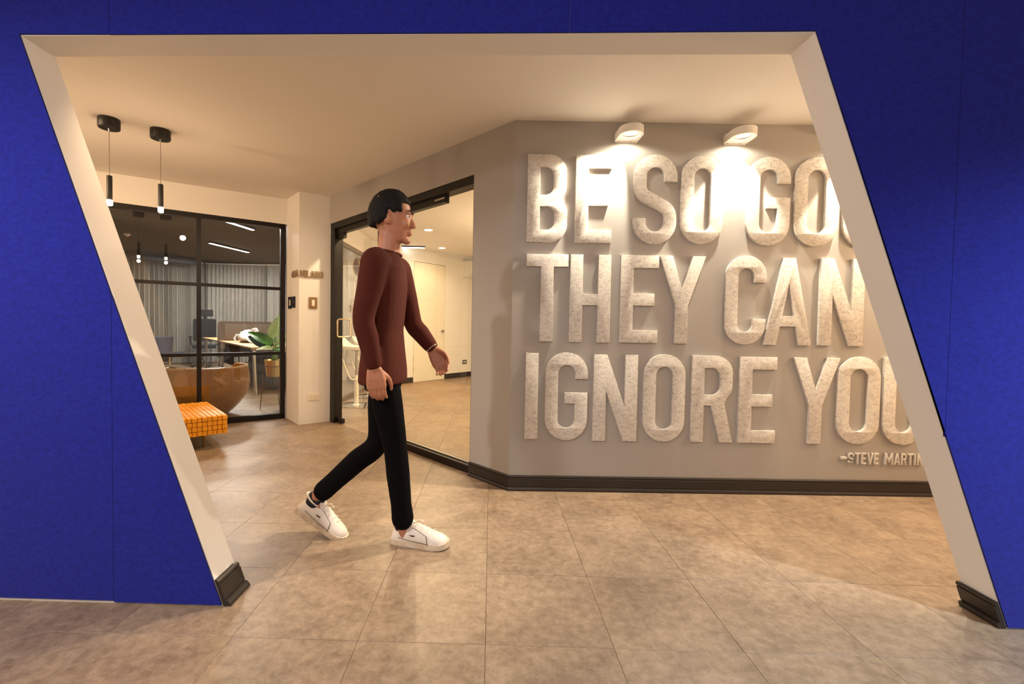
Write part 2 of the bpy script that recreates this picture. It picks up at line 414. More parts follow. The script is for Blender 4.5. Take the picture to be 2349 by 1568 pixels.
# ---- skirting profile used along walls: (outward, up)
SK = [(0, .104), (.007, .104), (.011, .098), (.011, .090), (.008, .086), (.012, .084), (.012, .028), (.009, .025), (.018, .022), (.022, .012), (.022, 0), (0, 0)]
def skirting(b, a, c, n_out, prof=SK, miter_a=None, miter_c=None):
    a, c = Vector(a), Vector(c); n_out = Vector(n_out)
    A = [b.v((*(a + (miter_a or n_out) * o_), z)) for o_, z in prof]; B = [b.v((*(c + (miter_c or n_out) * o_), z)) for o_, z in prof]
    for i in range(len(prof) - 1): b.f([A[i], A[i + 1], B[i + 1], B[i]])
    b.f(A[::-1]); b.f(B)
mit = (TWN + DN).normalized() / ((TWN + DN).normalized().dot(TWN))
b = MB(); skirting(b, K, TWE, TWN, miter_a=mit); skirting(b, K + DD * .409, K, DN, miter_c=mit); struct('baseboard_back', b, M_SKIRT, sharp=20)
# leaning skirting pieces on the two reveals
def jamb_skirt(name, side):
    b = MB(); lean = Vector((-.3555 if side < 0 else -.3598, 0, 1)); x0 = ox(0, side)
    A, B = [], []
    for o_, z in SK:
        zz = z * 1.0; p = Vector((x0, 0, 0)) + lean * zz + Vector((-side * o_ * 1.4, 0, 0))
        A.append(b.v((p.x, 1.7465, p.z))); B.append(b.v((p.x, 1.892, p.z)))
    for i in range(len(SK) - 1): b.f([A[i], A[i + 1], B[i + 1], B[i]])
    b.f(A[::-1]); b.f(B); b.f([A[-1], A[0], B[0], B[-1]])
    struct(name, b, M_SKIRT, sharp=20)
jamb_skirt('baseboard_left', -1); jamb_skirt('baseboard_right', 1)
# ---- corridor ceiling
cp = [(-5.6, 1.80), (5.1, 1.80), (5.1, 3.30), tuple(K + Vector((.1, .1))), tuple(DEND - DN * .1), tuple(PB), tuple(PL + Vector((-.05, .08))), tuple(Q0 + QE * 4.4 - QN * .1)]
b = MB(); A = [b.v((x, y, zc(y))) for x, y in cp]; B = [b.v((x, y, 2.9)) for x, y in cp]; n = len(cp)
b.f(A); b.f(B[::-1])
for i in range(n): b.f([A[i], B[i], B[(i + 1) % n], A[(i + 1) % n]])
struct('ceiling', b, M_CEIL)
# ends of the corridor
struct('wall_west', MB().wall((-5.5, 1.8), (-5.5, 4.0), .12, 0, 2.8), M_WHITE)
struct('wall_east', MB().wall((5.05, 3.4), (5.05, 1.8), .12, 0, 2.8), M_WHITE)
# ---- room the photographer stands in (behind the camera)
struct('wall_rear', MB().wall((4.3, -2.4), (-4.4, -2.4), -.12, 0, 2.8), M_WHITE)
struct('wall_port', MB().wall((-4.2, -2.4), (-4.2, 1.75), .12, 0, 2.8), M_WHITE)
struct('wall_starboard', MB().wall((4.2, 1.75), (4.2, -2.4), .12, 0, 2.8), M_WHITE)
struct('ceiling', MB().prism([(-5.6, -4.3), (5.2, -4.3), (5.2, 1.76), (-5.6, 1.76)], 2.7, 2.8), M_CEIL)

# ---- glass room behind the door wall
W0 = Vector((-1.496, 8.691)); WD = Vector((.63, .7766)).normalized(); WN = Vector((WD.y, -WD.x))
def FW(s, z, out=0): p = W0 + WD * s + WN * out; return Vector((p.x, p.y, z))
fw0, fw1 = W0 + WD * -1.03, W0 + WD * 5.0
w = MB(); w.wall(fw0, W0, .12, 0, 2.75); w.wall(W0, W0 + WD * .852, .12, 2.348, 2.75); w.wall(W0 + WD * .852, fw1, .12, 0, 2.75)
struct('wall_far', w, M_WHITE)
b = MB(); skirting(b, fw0, W0 - WD * .004, WN); skirting(b, W0 + WD * .86, fw1, WN); struct('baseboard_far', b, M_SKIRT, sharp=20)
gl_c = [tuple(K + Vector((.1, .12))), (3.2, 6.2), tuple(fw1 + WN * .4), tuple(fw1), tuple(fw0), tuple(PB + Vector((-.06, 0))), tuple(DEND)]
struct('wall_hidden', MB().wall((3.2, 6.3), tuple(K + Vector((.16, .1))), .1, 0, 2.75), M_WHITE)
struct('wall_hidden', MB().wall(fw1 + WN * .2, (3.2, 6.2), .1, 0, 2.75), M_WHITE)
struct('ceiling', MB().prism([(.3, 3.05), (5, 5), (3.5, 13.6), (-2.25, 8.0), (-2.25, 5.45), (-1.80, 5.05), (-.1, 3.33)], 2.6, 2.72), M_CEIL)
# ---- office
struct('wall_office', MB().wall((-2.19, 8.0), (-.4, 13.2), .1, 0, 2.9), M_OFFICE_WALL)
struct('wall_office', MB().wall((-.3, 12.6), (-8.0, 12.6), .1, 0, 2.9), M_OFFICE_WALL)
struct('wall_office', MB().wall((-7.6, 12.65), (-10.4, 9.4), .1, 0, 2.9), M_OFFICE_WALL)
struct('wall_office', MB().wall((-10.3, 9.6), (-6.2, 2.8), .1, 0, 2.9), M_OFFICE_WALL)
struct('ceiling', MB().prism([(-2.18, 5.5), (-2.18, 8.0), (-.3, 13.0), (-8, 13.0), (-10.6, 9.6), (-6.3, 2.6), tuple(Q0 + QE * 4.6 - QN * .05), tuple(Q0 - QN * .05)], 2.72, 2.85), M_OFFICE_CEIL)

# ---- window_1: black framed office glazing, bays along the white wall
def QP(s, z, d=0): p = Q0 + QE * s - QN * d; return Vector((p.x, p.y, z))     # d = depth behind the corridor face
win = struct('window_1', MB().beam(QP(0, 2.25, .03), QP(2.6, 2.25, .03), .06, .05).beam(QP(0, .03, .03), QP(2.6, .03, .03), .06, .06)
             .beam(QP(.026, 0, .03), QP(.026, 2.275, .03), .06, .052, (QE.x, QE.y, 0)).beam(QP(2.58, 0, .03), QP(2.58, 2.275, .03), .06, .052, (QE.x, QE.y, 0)), M_FRAME)
SB = [.026, .861, 1.722, 2.58]
for s in SB[1:3]: obj('mullion', MB().beam(QP(s, .055, .03), QP(s, 2.228, .03), .055, .042, (QE.x, QE.y, 0)), M_FRAME, win)
ZB = [.03, .77, 1.522, 2.25]
for i in range(3):
    s0, s1 = SB[i] + .021, SB[i + 1] - .021
    for z in ZB[1:3]: obj('transom', MB().beam(QP(s0, z, .03), QP(s1, z, .03), .05, .034), M_FRAME, win)
    for j in range(3):
        z0, z1 = ZB[j] + .017, ZB[j + 1] - .017
        b = MB(); P = [QP(s0, z0, .03), QP(s1, z0, .03), QP(s1, z1, .03), QP(s0, z1, .03)]; b.f([b.v(p) for p in P]); obj('pane', b, M_GLASS_D, win)

# ---- door_1: glass door leaf; window_2: fixed glazing beside it
def DP(s, z, d=0): p = K + DD * s - DN * d; return Vector((p.x, p.y, z))
ddv = (DD.x, DD.y, 0)
door = struct('door_1', MB().beam(DP(.41, 2.224, .06), DP(2.838, 2.224, .06), .1, .064).beam(DP(2.785, 0, .06), DP(2.785, 2.2, .06), .1, .1, ddv), M_FRAME)
obj('header_rail', MB().beam(DP(.80, 2.162, .06), DP(2.735, 2.162, .06), .05, .06), M_FRAME, door)
obj('patch_plate', MB().beam(DP(.80, 2.165, .034), DP(.93, 2.165, .034), .003, .012), M_STEEL, door)
b = MB(); P = [DP(1.81, .012, .06), DP(2.72, .012, .06), DP(2.72, 2.135, .06), DP(1.81, 2.135, .06)]; b.f([b.v(p) for p in P]); obj('glass_leaf', b, M_GLASS, door)
obj('patch_fitting', MB().beam(DP(2.58, 2.105, .06), DP(2.73, 2.105, .06), .035, .06), M_FRAME, door)
obj('patch_fitting', MB().beam(DP(2.60, .035, .06), DP(2.73, .035, .06), .035, .05), M_FRAME, door)
h = []
c0 = DP(2.60, 1.078, .06); nn = Vector((DN.x, DN.y, 0))
for cx, cz, a in ((.055, .078, 0), (-.055, .078, 90), (-.055, -.078, 180), (.055, -.078, 270)):
    for k in range(5):
        t = math.radians(a + 22.5 * k); h.append(c0 + nn * (cx + .02 * math.cos(t)) + Vector((0, 0, cz + .02 * math.sin(t))))
obj('handle', MB().tube(h, .0085, 8, closed=True), M_BRASS, door)
win2 = struct('window_2', MB().beam(DP(1.755, 0, .06), DP(1.755, 2.2, .06), .1, .09, ddv).beam(DP(.41, .03, .06), DP(1.72, .03, .06), .09, .06)
              .beam(DP(.418, .05, .06), DP(.418, 2.2, .06), .09, .016, ddv), M_FRAME)
obj('glazing_bead', MB().beam(DP(1.70, .06, .06), DP(1.70, 2.19, .06), .02, .012, ddv).beam(DP(.42, .066, .06), DP(1.7, .066, .06), .02, .012), M_STEEL, win2)
b = MB(); P = [DP(.426, .06, .06), DP(1.71, .06, .06), DP(1.71, 2.195, .06), DP(.426, 2.195, .06)]; b.f([b.v(p) for p in P]); obj('glass_pane', b, M_GLASS, win2)

# ---- window_3: inner glazing between glass room and office
w3 = struct('window_3', MB().beam((-2.14, 5.5, 2.265), (-2.14, 7.86, 2.265), .05, .06).beam((-2.14, 5.5, .03), (-2.14, 7.86, .03), .05, .06).beam((-2.14, 7.84, 0), (-2.14, 7.84, 2.24), .05, .05, (0, 1, 0))
            .beam((-2.14, 5.53, 0), (-2.14, 5.53, 2.24), .05, .05, (0, 1, 0)), M_SCREEN_F)
b = MB(); b.f([b.v(p) for p in ((-2.14, 5.54, .05), (-2.14, 7.83, .05), (-2.14, 7.83, 2.24), (-2.14, 5.54, 2.24))]); obj('glass_pane', b, M_GLASS_D, w3)
struct('wall_band', MB().wall((-2.12, 8.0), (-2.12, 5.45), -.06, 2.295, 2.75), M_CEIL)
# ---- door_2: white flush door in the far wall
d2 = MB(); d2.beam(FW(.008, 1.172, -.02), FW(.844, 1.172, -.02), .04, 2.336); D2 = struct('door_2', d2, M_DOOR)
for z in (2.13, 1.88, .46, .26): obj('hinge', MB().tube([FW(.0, z - .05, .004), FW(.0, z + .05, .004)], .009, 8), M_BRASS, D2)
obj('handle', MB().tube([FW(.775, 1.0, .0), FW(.775, 1.0, .045)], .026, 12).tube([FW(.775, 1.0, .045), FW(.775, 1.0, .055), FW(.70, .998, .056)], .010, 8), M_STEEL, D2)
# ---- blinds at the far left end of the corridor (mirrored in the door glass)
w4 = struct('window_4', MB().box((-5.44, 2.95, 1.98), (.05, 1.5, .05)), M_LAMP)
bs = MB()
for k in range(34): bs.beam((-5.43, 2.22, 1.93 - k * .03), (-5.43, 3.68, 1.93 - k * .03), .026, .002, (.5, 0, .86))
o = obj('blind_slats', bs, M_PLASTIC, w4); o['kind'] = 'stuff'

# ================================================================== LETTERS
def stroke(path, s):
    """outline of a constant width butt-ended stroke along a dense 2D path"""
    P = [Vector(p) for p in path]; Lf, Rt = [], []
    for i, p in enumerate(P):
        d = (P[min(i + 1, len(P) - 1)] - P[max(i - 1, 0)]).normalized(); n = Vector((-d.y, d.x))
        Lf.append(tuple(p + n * s / 2)); Rt.append(tuple(p - n * s / 2))
    return Lf, Rt
def glyph(ch, w, h, s):
    """list of closed 2D outlines (first = outer, others = holes)"""
    r = w / 2; q = s / 2; ri = r - s
    def rr(x0, y0, x1, y1, r_, n=10):
        return arc(x1 - r_, y1 - r_, r_, 0, 90, n) + arc(x0 + r_, y1 - r_, r_, 90, 180, n) + arc(x0 + r_, y0 + r_, r_, 180, 270, n) + arc(x1 - r_, y0 + r_, r_, 270, 360, n)
    if ch == 'O': return [rr(0, 0, w, h, r), rr(s, s, w - s, h - s, ri)]
    if ch == 'I': return [[(0, 0), (w, 0), (w, h), (0, h)]]
    if ch == '-': return [[(0, 0), (w, 0), (w, h), (0, h)]]
    if ch == 'L': return [[(0, 0), (w, 0), (w, s), (s, s), (s, h), (0, h)]]
    if ch == 'E':
        a = .145 * h; m0, m1 = .425 * h, .565 * h
        return [[(0, 0), (w, 0), (w, a), (s * 1.02, a), (s * 1.02, m0), (w * .9, m0), (w * .9, m1), (s * 1.02, m1), (s * 1.02, h - a), (w, h - a), (w, h), (0, h)]]
    if ch == 'T':
        a = .14 * h; return [[(w / 2 - q, 0), (w / 2 + q, 0), (w / 2 + q, h - a), (w, h - a), (w, h), (0, h), (0, h - a), (w / 2 - q, h - a)]]
    if ch == 'H':
        m0, m1 = .425 * h, .55 * h
        return [[(0, 0), (s, 0), (s, m0), (w - s, m0), (w - s, 0), (w, 0), (w, h), (w - s, h), (w - s, m1), (s, m1), (s, h), (0, h)]]
    if ch == 'Y':
        k = .44 * h; t = s * 1.04
        return [[(w / 2 - q, 0), (w / 2 + q, 0), (w / 2 + q, k), (w, h), (w - t, h), (w / 2, .615 * h), (t, h), (0, h), (w / 2 - q, k)]]
    if ch == 'V': return [[(w / 2 - q * .9, 0), (w / 2 + q * .9, 0), (w, h), (w - s, h), (w / 2, .24 * h), (s, h), (0, h)]]
    if ch == 'N': return [[(0, 0), (s, 0), (s, .58 * h), (w - s * 1.05, 0), (w, 0), (w, h), (w - s, h), (w - s, .40 * h), (s * 1.05, h), (0, h)]]
    if ch == 'M': return [[(0, 0), (s, 0), (s, .62 * h), (w / 2 - s * .3, .18 * h), (w / 2 + s * .3, .18 * h), (w - s, .62 * h), (w - s, 0), (w, 0), (w, h), (w - s * .9, h), (w / 2, .46 * h), (s * .9, h), (0, h)]]
    if ch == 'A':
        tp = s * .93; xl, xr = w / 2 - tp / 2, w / 2 + tp / 2
        b0, b1 = .215 * h, .335 * h
        fx = lambda z: xl * z / h                                    # outer left edge
        gx = lambda z: s * 1.0 + (w / 2 - s * 1.0) * z / (h * .715)  # inner left edge
        return [[(0, 0), (s, 0), (gx(b0), b0), (w - gx(b0), b0), (w - s, 0), (w, 0), (xr, h), (xl, h)],
                [(gx(b1), b1), (w - gx(b1), b1), (w / 2 + .001, .70 * h), (w / 2 - .001, .70 * h)]]
    if ch == 'U':
        return [arc(r, r, r, 180, 360, 20) + [(w, h), (w - s, h)] + arc(r, r, ri, 360, 180, 20) + [(s, h), (0, h)]]
    if ch in 'CG':
        cut = h * .70
        out = [(w, cut), ] + arc(r, h - r, r, 0, 180, 20) + arc(r, r, r, 180, 360, 20)
        inn = arc(r, r, ri, 360, 180, 20) + arc(r, h - r, ri, 180, 0, 20) + [(w - s, cut)]
        if ch == 'C': mid = [(w, h * .29), (w - s, h * .29)]
        else: mid = [(w, h * .545), (w * .46, h * .545), (w * .46, h * .42), (w - s, h * .42)]
        return [out + mid + inn]
    if ch == 'S':
        c = r - q; top, bot = h - r, r                                # stroke centreline
        p = [(w - q, h * .70), (w - q, h - r)] + arc(r, h - r, c, 0, 180, 16)[1:]
        p += [(q, h * .66)]
        def bez(a, b_, c_, d, n=10): return [tuple((Vector(a) * (1 - t) ** 3 + Vector(b_) * 3 * t * (1 - t) ** 2 + Vector(c_) * 3 * t * t * (1 - t) + Vector(d) * t ** 3)) for t in [i / n for i in range(1, n + 1)]]
        p += bez((q, h * .66), (q, h * .54), (w * .3, h * .53), (w * .5, h * .475)) + bez((w * .5, h * .475), (w * .72, h * .42), (w - q, h * .40), (w - q, h * .28))
        p += [(w - q, r)] + arc(r, r, c, 0, -180, 16)[1:] + [(q, h * .29)]
        Lf, Rt = stroke(p, s); return [Lf + Rt[::-1]]
    if ch in 'BR':
        a = .14 * h; R1 = .2 * h if ch == 'B' else .2 * h; R1 = min(R1, w * .62)
        if ch == 'B':
            n0 = .475 * h; x1 = w * .97
            out = [(0, 0)] + [(w - R1, 0)] + arc(w - R1, R1, R1, 270, 360, 10) + [(w, n0 - .12 * h)] + arc(w - .13 * h, n0 - .13 * h, .13 * h, 0, 62, 6) + \
                  arc(x1 - .13 * h, n0 + .15 * h, .13 * h, -62, 0, 6) + [(x1, h - R1)] + arc(x1 - R1, h - R1, R1, 0, 90, 10) + [(0, h)]
            ri2 = .1 * h; xr = w - s; xr2 = x1 - s
            h1 = [(s, a)] + arc(xr - ri2, a + ri2, ri2, 270, 360, 6) + arc(xr - ri2, .41 * h - ri2, ri2, 0, 90, 6) + [(s, .41 * h)]
            h2 = [(s, .54 * h)] + arc(xr2 - ri2, .54 * h + ri2, ri2, 270, 360, 6) + arc(xr2 - ri2, h - a - ri2, ri2, 0, 90, 6) + [(s, h - a)]
            return [out, h1, h2]
        lo = .425 * h; x1 = w * .97; ri2 = .1 * h; xr = x1 - s
        out = [(0, 0), (s, 0), (s, lo), (s + (w - 2 * s) * .42, lo), (w - s, 0), (w, 0), (x1 - s * .62, .455 * h)] + arc(x1 - R1 * .86, .455 * h + R1 * 1.0, R1 * .86, -48, 0, 6) + [(x1, h - R1)] + arc(x1 - R1, h - R1, R1, 0, 90, 10) + [(0, h)]
        h1 = [(s, .55 * h)] + arc(xr - ri2, .55 * h + ri2, ri2, 270, 360, 6) + arc(xr - ri2, h - a - ri2, ri2, 0, 90, 6) + [(s, h - a)]
        return [out, h1]
def letter_mesh(ch, w, h, s, t, bev=.0012):
    cu = bpy.data.curves.new('letter', 'CURVE'); cu.dimensions = '2D'; cu.fill_mode = 'BOTH'; cu.extrude = t / 2 - bev; cu.bevel_depth = bev; cu.bevel_resolution = 1; cu.offset = -bev
    for ol in glyph(ch, w, h, s):
        sp = cu.splines.new('POLY'); sp.points.add(len(ol) - 1); sp.use_cyclic_u = True
        for p, c in zip(sp.points, ol): p.co = (c[0], c[1], 0, 1)
    o = bpy.data.objects.new('tmp', cu); COL.objects.link(o)
    dg = bpy.context.evaluated_depsgraph_get(); me = bpy.data.meshes.new_from_object(o.evaluated_get(dg)); bpy.data.objects.remove(o)
    bm = bmesh.new(); bm.from_mesh(me); bmesh.ops.remove_doubles(bm, verts=bm.verts, dist=1e-5)
    for f in bm.faces: f.smooth = True
    for ed in bm.edges:
        if len(ed.link_faces) == 2: ed.smooth = ed.calc_face_angle(0) < .5
    bm.to_mesh(me); bm.free(); me.name = 'letter'; return me
def place_letter(name, ch, org, xdir, nrm, w, z0, h, s, t, m, label, group):
    me = letter_mesh(ch, w, h, s, t)
    mt = Matrix(((xdir.x, 0, nrm.x, 0), (xdir.y, 0, nrm.y, 0), (0, 1, 0, 0), (0, 0, 0, 1)))
    me.transform(mt); o = bpy.data.objects.new(name, me); COL.objects.link(o); me.materials.clear(); me.materials.append(m)
    o.location = (org.x + nrm.x * t / 2, org.y + nrm.y * t / 2, z0); MW[o] = Matrix.Translation(o.location)
    return tag(o, label, 'letter', group)
BIG = [('B', .090, .361, 1.706, 2.293), ('E', .416, .663, 1.706, 2.292), ('S', .808, 1.101, 1.703, 2.305), ('O', 1.131, 1.416, 1.709, 2.303), ('G', 1.577, 1.870, 1.707, 2.303), ('O', 1.902, 2.196, 1.707, 2.306), ('O', 2.235, 2.524, 1.703, 2.306),
       ('T', .093, .377, 1.033, 1.624), ('H', .392, .668, 1.031, 1.626), ('E', .735, .993, 1.034, 1.628), ('Y', .998, 1.312, 1.032, 1.627), ('C', 1.451, 1.729, 1.033, 1.637), ('A', 1.721, 2.047, 1.033, 1.625), ('N', 2.097, 2.400, 1.034, 1.627),
       ('I', .101, .187, .362, .952), ('G', .238, .526, .357, .960), ('N', .567, .868, .356, .949), ('O', .909, 1.195, .357, .958), ('R', 1.240, 1.528, .358, .952), ('E', 1.567, 1.821, .357, .949), ('Y', 1.934, 2.254, .357, .950), ('O', 2.242, 2.536, .360, .963), ('U', 2.560, 2.848, .359, .961)]
BL = ['letter B that starts the top row', 'letter E right after the B, under the first wall lamp', 'letter S in the top row', 'letter O right after the S in the top row', 'letter G in the top row, right of the second wall lamp glow', 'letter O right after the G in the top row', 'last letter O of the top row, cut by the white reveal',
      'letter T that starts the middle row', 'letter H in the middle row', 'letter E between H and Y in the middle row', 'letter Y in the middle row', 'letter C in the middle row', 'letter A in the middle row', 'letter N of the middle row beside the slanted white reveal',
      'letter I that starts the bottom row', 'letter G in the bottom row', 'letter N in the bottom row', 'letter O between N and R in the bottom row', 'letter R in the bottom row', 'letter E right after the R in the bottom row', 'letter Y in the bottom row, above the small name', 'letter O between Y and U in the bottom row', 'letter U of the bottom row, cut off by the white reveal']
for (ch, x0, x1, z0, z1), lb in zip(BIG, BL):
    org = K + TWD * x0
    place_letter('felt_letter', ch, org, Vector((TWD.x, TWD.y)), Vector((TWN.x, TWN.y)), x1 - x0, z0, z1 - z0, .0855, .02, M_FELT, 'large grey felt ' + lb, 'large felt letters on the grey wall')
SM = [('-', 2.2862, 2.3268, .2524, .2690), ('S', 2.3341, 2.3788, .2201, .2991), ('T', 2.3829, 2.4207, .2200, .2990), ('E', 2.4269, 2.4607, .2199, .2988), ('V', 2.4679, 2.5092, .2199, .2989), ('E', 2.5137, 2.5471, .2198, .2987),
      ('M', 2.5908, 2.6465, .2196, .2989), ('A', 2.6541, 2.6959, .2195, .2986), ('R', 2.7023, 2.7426, .2195, .2985), ('T', 2.7476, 2.7869, .2194, .2984), ('I', 2.7934, 2.8035, .2193, .2979), ('N', 2.8139, 2.8526, .2193, .2983)]
SL = ['dash before the name', 'letter S that starts the first name', 'letter T of the first name', 'letter E between T and V', 'letter V of the first name', 'letter E that ends the first name', 'letter M that starts the surname', 'letter A of the surname', 'letter R of the surname', 'letter T of the surname', 'letter I beside the white reveal', 'letter N partly hidden by the white reveal']
for (ch, x0, x1, z0, z1), lb in zip(SM, SL):
    place_letter('small_letter', ch, K + TWD * x0, TWD, TWN, x1 - x0, z0, z1 - z0, .0118, .018, M_FELT_S, 'small pale ' + lb + ', low on the grey wall', 'small letters of the name under the quotation')
# room name on the column
M_SIGN = mat('brushed_bronze_letter', 'a58a6a', .35, metal=.4)
fd = (PR - PC).normalized(); fn = Vector((fd.y, -fd.x)); ld = (PC - PL).normalized(); ln = Vector((ld.y, -ld.x))
x = .006
for ch, wd in zip('MILANO', (.05, .013, .032, .043, .040, .038)):
    place_letter('sign_letter', ch, PC + fd * x, fd, fn, wd, 1.632, .078, .0125, .012, M_SIGN, 'small bronze letter %s of the sign on the right face of the white column' % ch, 'room name letters on the column'); x += wd + .0065
x = .25
for ch, wd in zip('SIA', (.085, .028, .098)):
    place_letter('sign_letter', ch, PL + ld * x, ld, ln, wd, 1.636, .078, .022, .012, M_SIGN, 'small bronze letter %s of the sign on the left face of the white column' % ch, 'room name letters on the column'); x += wd + .01

# ================================================================== LAMPS
def wall_lamp(u, z, label, aim, power, floor_aim):
    c = K + TWD * u; rz = math.atan2(TWD.y, TWD.x)
    t = thing('wall_lamp', label, 'lamp', (c.x, c.y, z), rz, 'white wall lamps above the lettering')
    wd, dp, th = .155, .185, .05
    ol = [(-wd / 2, 0), (-wd / 2, -(dp - wd / 2))] + arc(0, -(dp - wd / 2), wd / 2, 180, 360, 18)[1:] + [(wd / 2, 0)]
    cl = (0, -(dp - wd / 2)); rl = .060
    hole = arc(cl[0], cl[1], rl, 0, 360, 28)[:-1]
    b = MB(); top = [b.v((x, y, th)) for x, y in ol]; bo = [b.v((x, y, 0)) for x, y in ol]; n = len(ol)
    b.f(top)
    for i in range(n): b.f([bo[i], bo[(i + 1) % n], top[(i + 1) % n], top[i]])
    ho = [b.v((x, y, 0)) for x, y in hole]; hi_ = [b.v((x * .9 + cl[0] * .1, y * .9 + cl[1] * .1, .022)) for x, y in hole]; m_ = len(hole)
    for i in range(m_): b.f([ho[i], ho[(i + 1) % m_], hi_[(i + 1) % m_], hi_[i]])
    eds = [e for e in b.bm.edges if len(e.link_faces) == 1 and all(abs(v.co.z) < 1e-6 for v in e.verts)]
    bmesh.ops.triangle_fill(b.bm, use_beauty=True, edges=eds)
    b.f(hi_)
    obj('housing', b, M_LAMP, t)
    obj('back_plate', MB().box((0, -.004, .03), (wd * .92, .008, .075), bev=.002), M_LAMP, t)
    obj('trim_ring', MB().tube([(cl[0] + .047 * math.cos(k * PI / 12), cl[1] + .047 * math.sin(k * PI / 12), .014) for k in range(24)], .004, 6, closed=True), M_STEEL, t)
    obj('lens', MB().lathe([(.001, .012), (.03, .012), (.043, .017)], (cl[0], cl[1], 0), 24), E_SPOT, t)
    for sx in (-.055, .03): obj('screw', MB().lathe([(.001, -.002), (.004, -.002), (.004, .001)], (sx, -.012, 0), 8), M_BROWNP, t)
    lp = Vector((c.x, c.y, z)) + Vector((TWN.x, TWN.y, 0)) * (dp - wd / 2); lp.z -= .004
    l = light('lamp_light', 'SPOT', lp, power, HALO, .018, lp + Vector(aim), 76, .22); attach_light(l, t)
    l = light('lamp_light', 'SPOT', lp - Vector((0, 0, .001)), floor_aim[3], HALO, .02, lp + Vector(floor_aim[:3]), 66, .8); attach_light(l, t)
    l = light('lamp_light', 'SPOT', lp - Vector((0, 0, .002)), power * .045, HALO, .02, lp + Vector((0, 0, -1)), 168, .25); attach_light(l, t)
wall_lamp(.752, 2.392, 'white oval wall lamp above the letters E and S', (-.66, .12, -1), 90, (-.85, -.26, -1, 115))
wall_lamp(1.488, 2.390, 'white oval wall lamp above the gap between O and G', (0, .16, -1), 90, (-.60, -.30, -1, 85))
wall_lamp(2.30, 2.388, 'white oval wall lamp hidden behind the right reveal, lighting the second O', (0, .12, -1), 90, (-.1, -.22, -1, 60))

def pendant(x, y, label):
    zt = zc(y); t = thing('pendant_lamp', label, 'lamp', (x, y, zt), 0, 'black tube pendants at the left')
    obj('canopy', MB().lathe([(.001, 0), (.062, 0), (.064, -.004), (.064, -.062), (.060, -.068), (.001, -.068)], (0, 0, 0), 32), M_BLACK, t)
    for k in (-1, 1): obj('canopy_screw', MB().lathe([(.001, -.0705), (.006, -.0705), (.006, -.066)], (k * .035, k * .012, 0), 10), M_BLACKP, t)
    obj('cable_grip', MB().lathe([(.001, -.088), (.004, -.088), (.006, -.068)], (0, 0, 0), 10), M_STEEL, t)
    zb = 1.968 - zt; z1 = 2.135 - zt
    obj('cable', MB().tube([(0, 0, -.08), (0, 0, z1)], .0016, 6), M_CABLE, t)
    obj('tube_shade', MB().lathe([(.001, z1), (.014, z1), (.0165, z1 - .004), (.0165, zb), (.001, zb)], (0, 0, 0), 20), M_BLACK, t)
    obj('glowing_tip', MB().lathe([(.001, zb), (.0155, zb), (.0175, zb - .006), (.0175, zb - .034), (.013, zb - .04), (.001, zb - .04)], (0, 0, 0), 20), E_PEND, t)
    l = light('lamp_light', 'POINT', (x, y, zb + zt - .075), 5, WARM, .02); attach_light(l, t)
pendant(-2.672, 3.116, 'black tube pendant lamp nearest the left reveal, half behind it')
pendant(-2.448, 3.302, 'black tube pendant lamp hanging right of the other one, clear of the reveal')

def downlight(x, y, z, label):
    t = thing('downlight', label, 'ceiling light', (x, y, z), 0, 'recessed downlights in the glass room')
    obj('trim', MB().lathe([(.062, -.001), (.078, -.003), (.078, .004), (.062, .004)], (0, 0, 0), 24), M_LAMP, t)
    obj('lens', MB().lathe([(.001, -.002), (.062, -.002), (.062, .003), (.001, .003)], (0, 0, 0), 24), E_DOWN, t)
downlight(-.998, 7.05, 2.6, 'round recessed downlight nearer the glass door, seen above the white door')
downlight(-.964, 8.68, 2.6, 'round recessed downlight farther back, lower in the door glass')
def strip(x, y, z, ln_, rz, label, group='linear lights'):
    t = thing('linear_light', label, 'ceiling light', (x, y, z), rz, group)
    obj('housing', MB().box((0, 0, .02), (.06, ln_ + .02, .035)), M_BLACK, t)
    obj('diffuser', MB().box((0, 0, -.002), (.05, ln_, .012)), E_STRIP, t)
strip(-4.13, 7.0, 2.68, 1.2, -.14, 'white linear light nearer the office glazing, higher of the two')
strip(-5.55, 9.5, 2.68, 1.15, -.14, 'white linear light deeper in the office, lower of the two')
strip(-1.68, 8.48, 2.57, .82, PI / 2 + .08, 'thin white linear light near the clock in the glass room', 'glass room linear light')
t = thing('smoke_detector', 'white smoke detector with a red light on the dark office ceiling', 'smoke detector', (-6.75, 8.25, 2.72))
obj('base', MB().lathe([(.001, 0), (.055, 0), (.055, -.022), (.045, -.03), (.001, -.03)]), M_LAMP, t)
obj('sensor_head', MB().lathe([(.001, -.03), (.03, -.03), (.024, -.05), (.001, -.055)]), M_LAMP, t)
obj('indicator', MB().ball((.04, -.02, -.03), .006, 8, 6), emit('red_indicator', (1, .15, .08), 2), t)

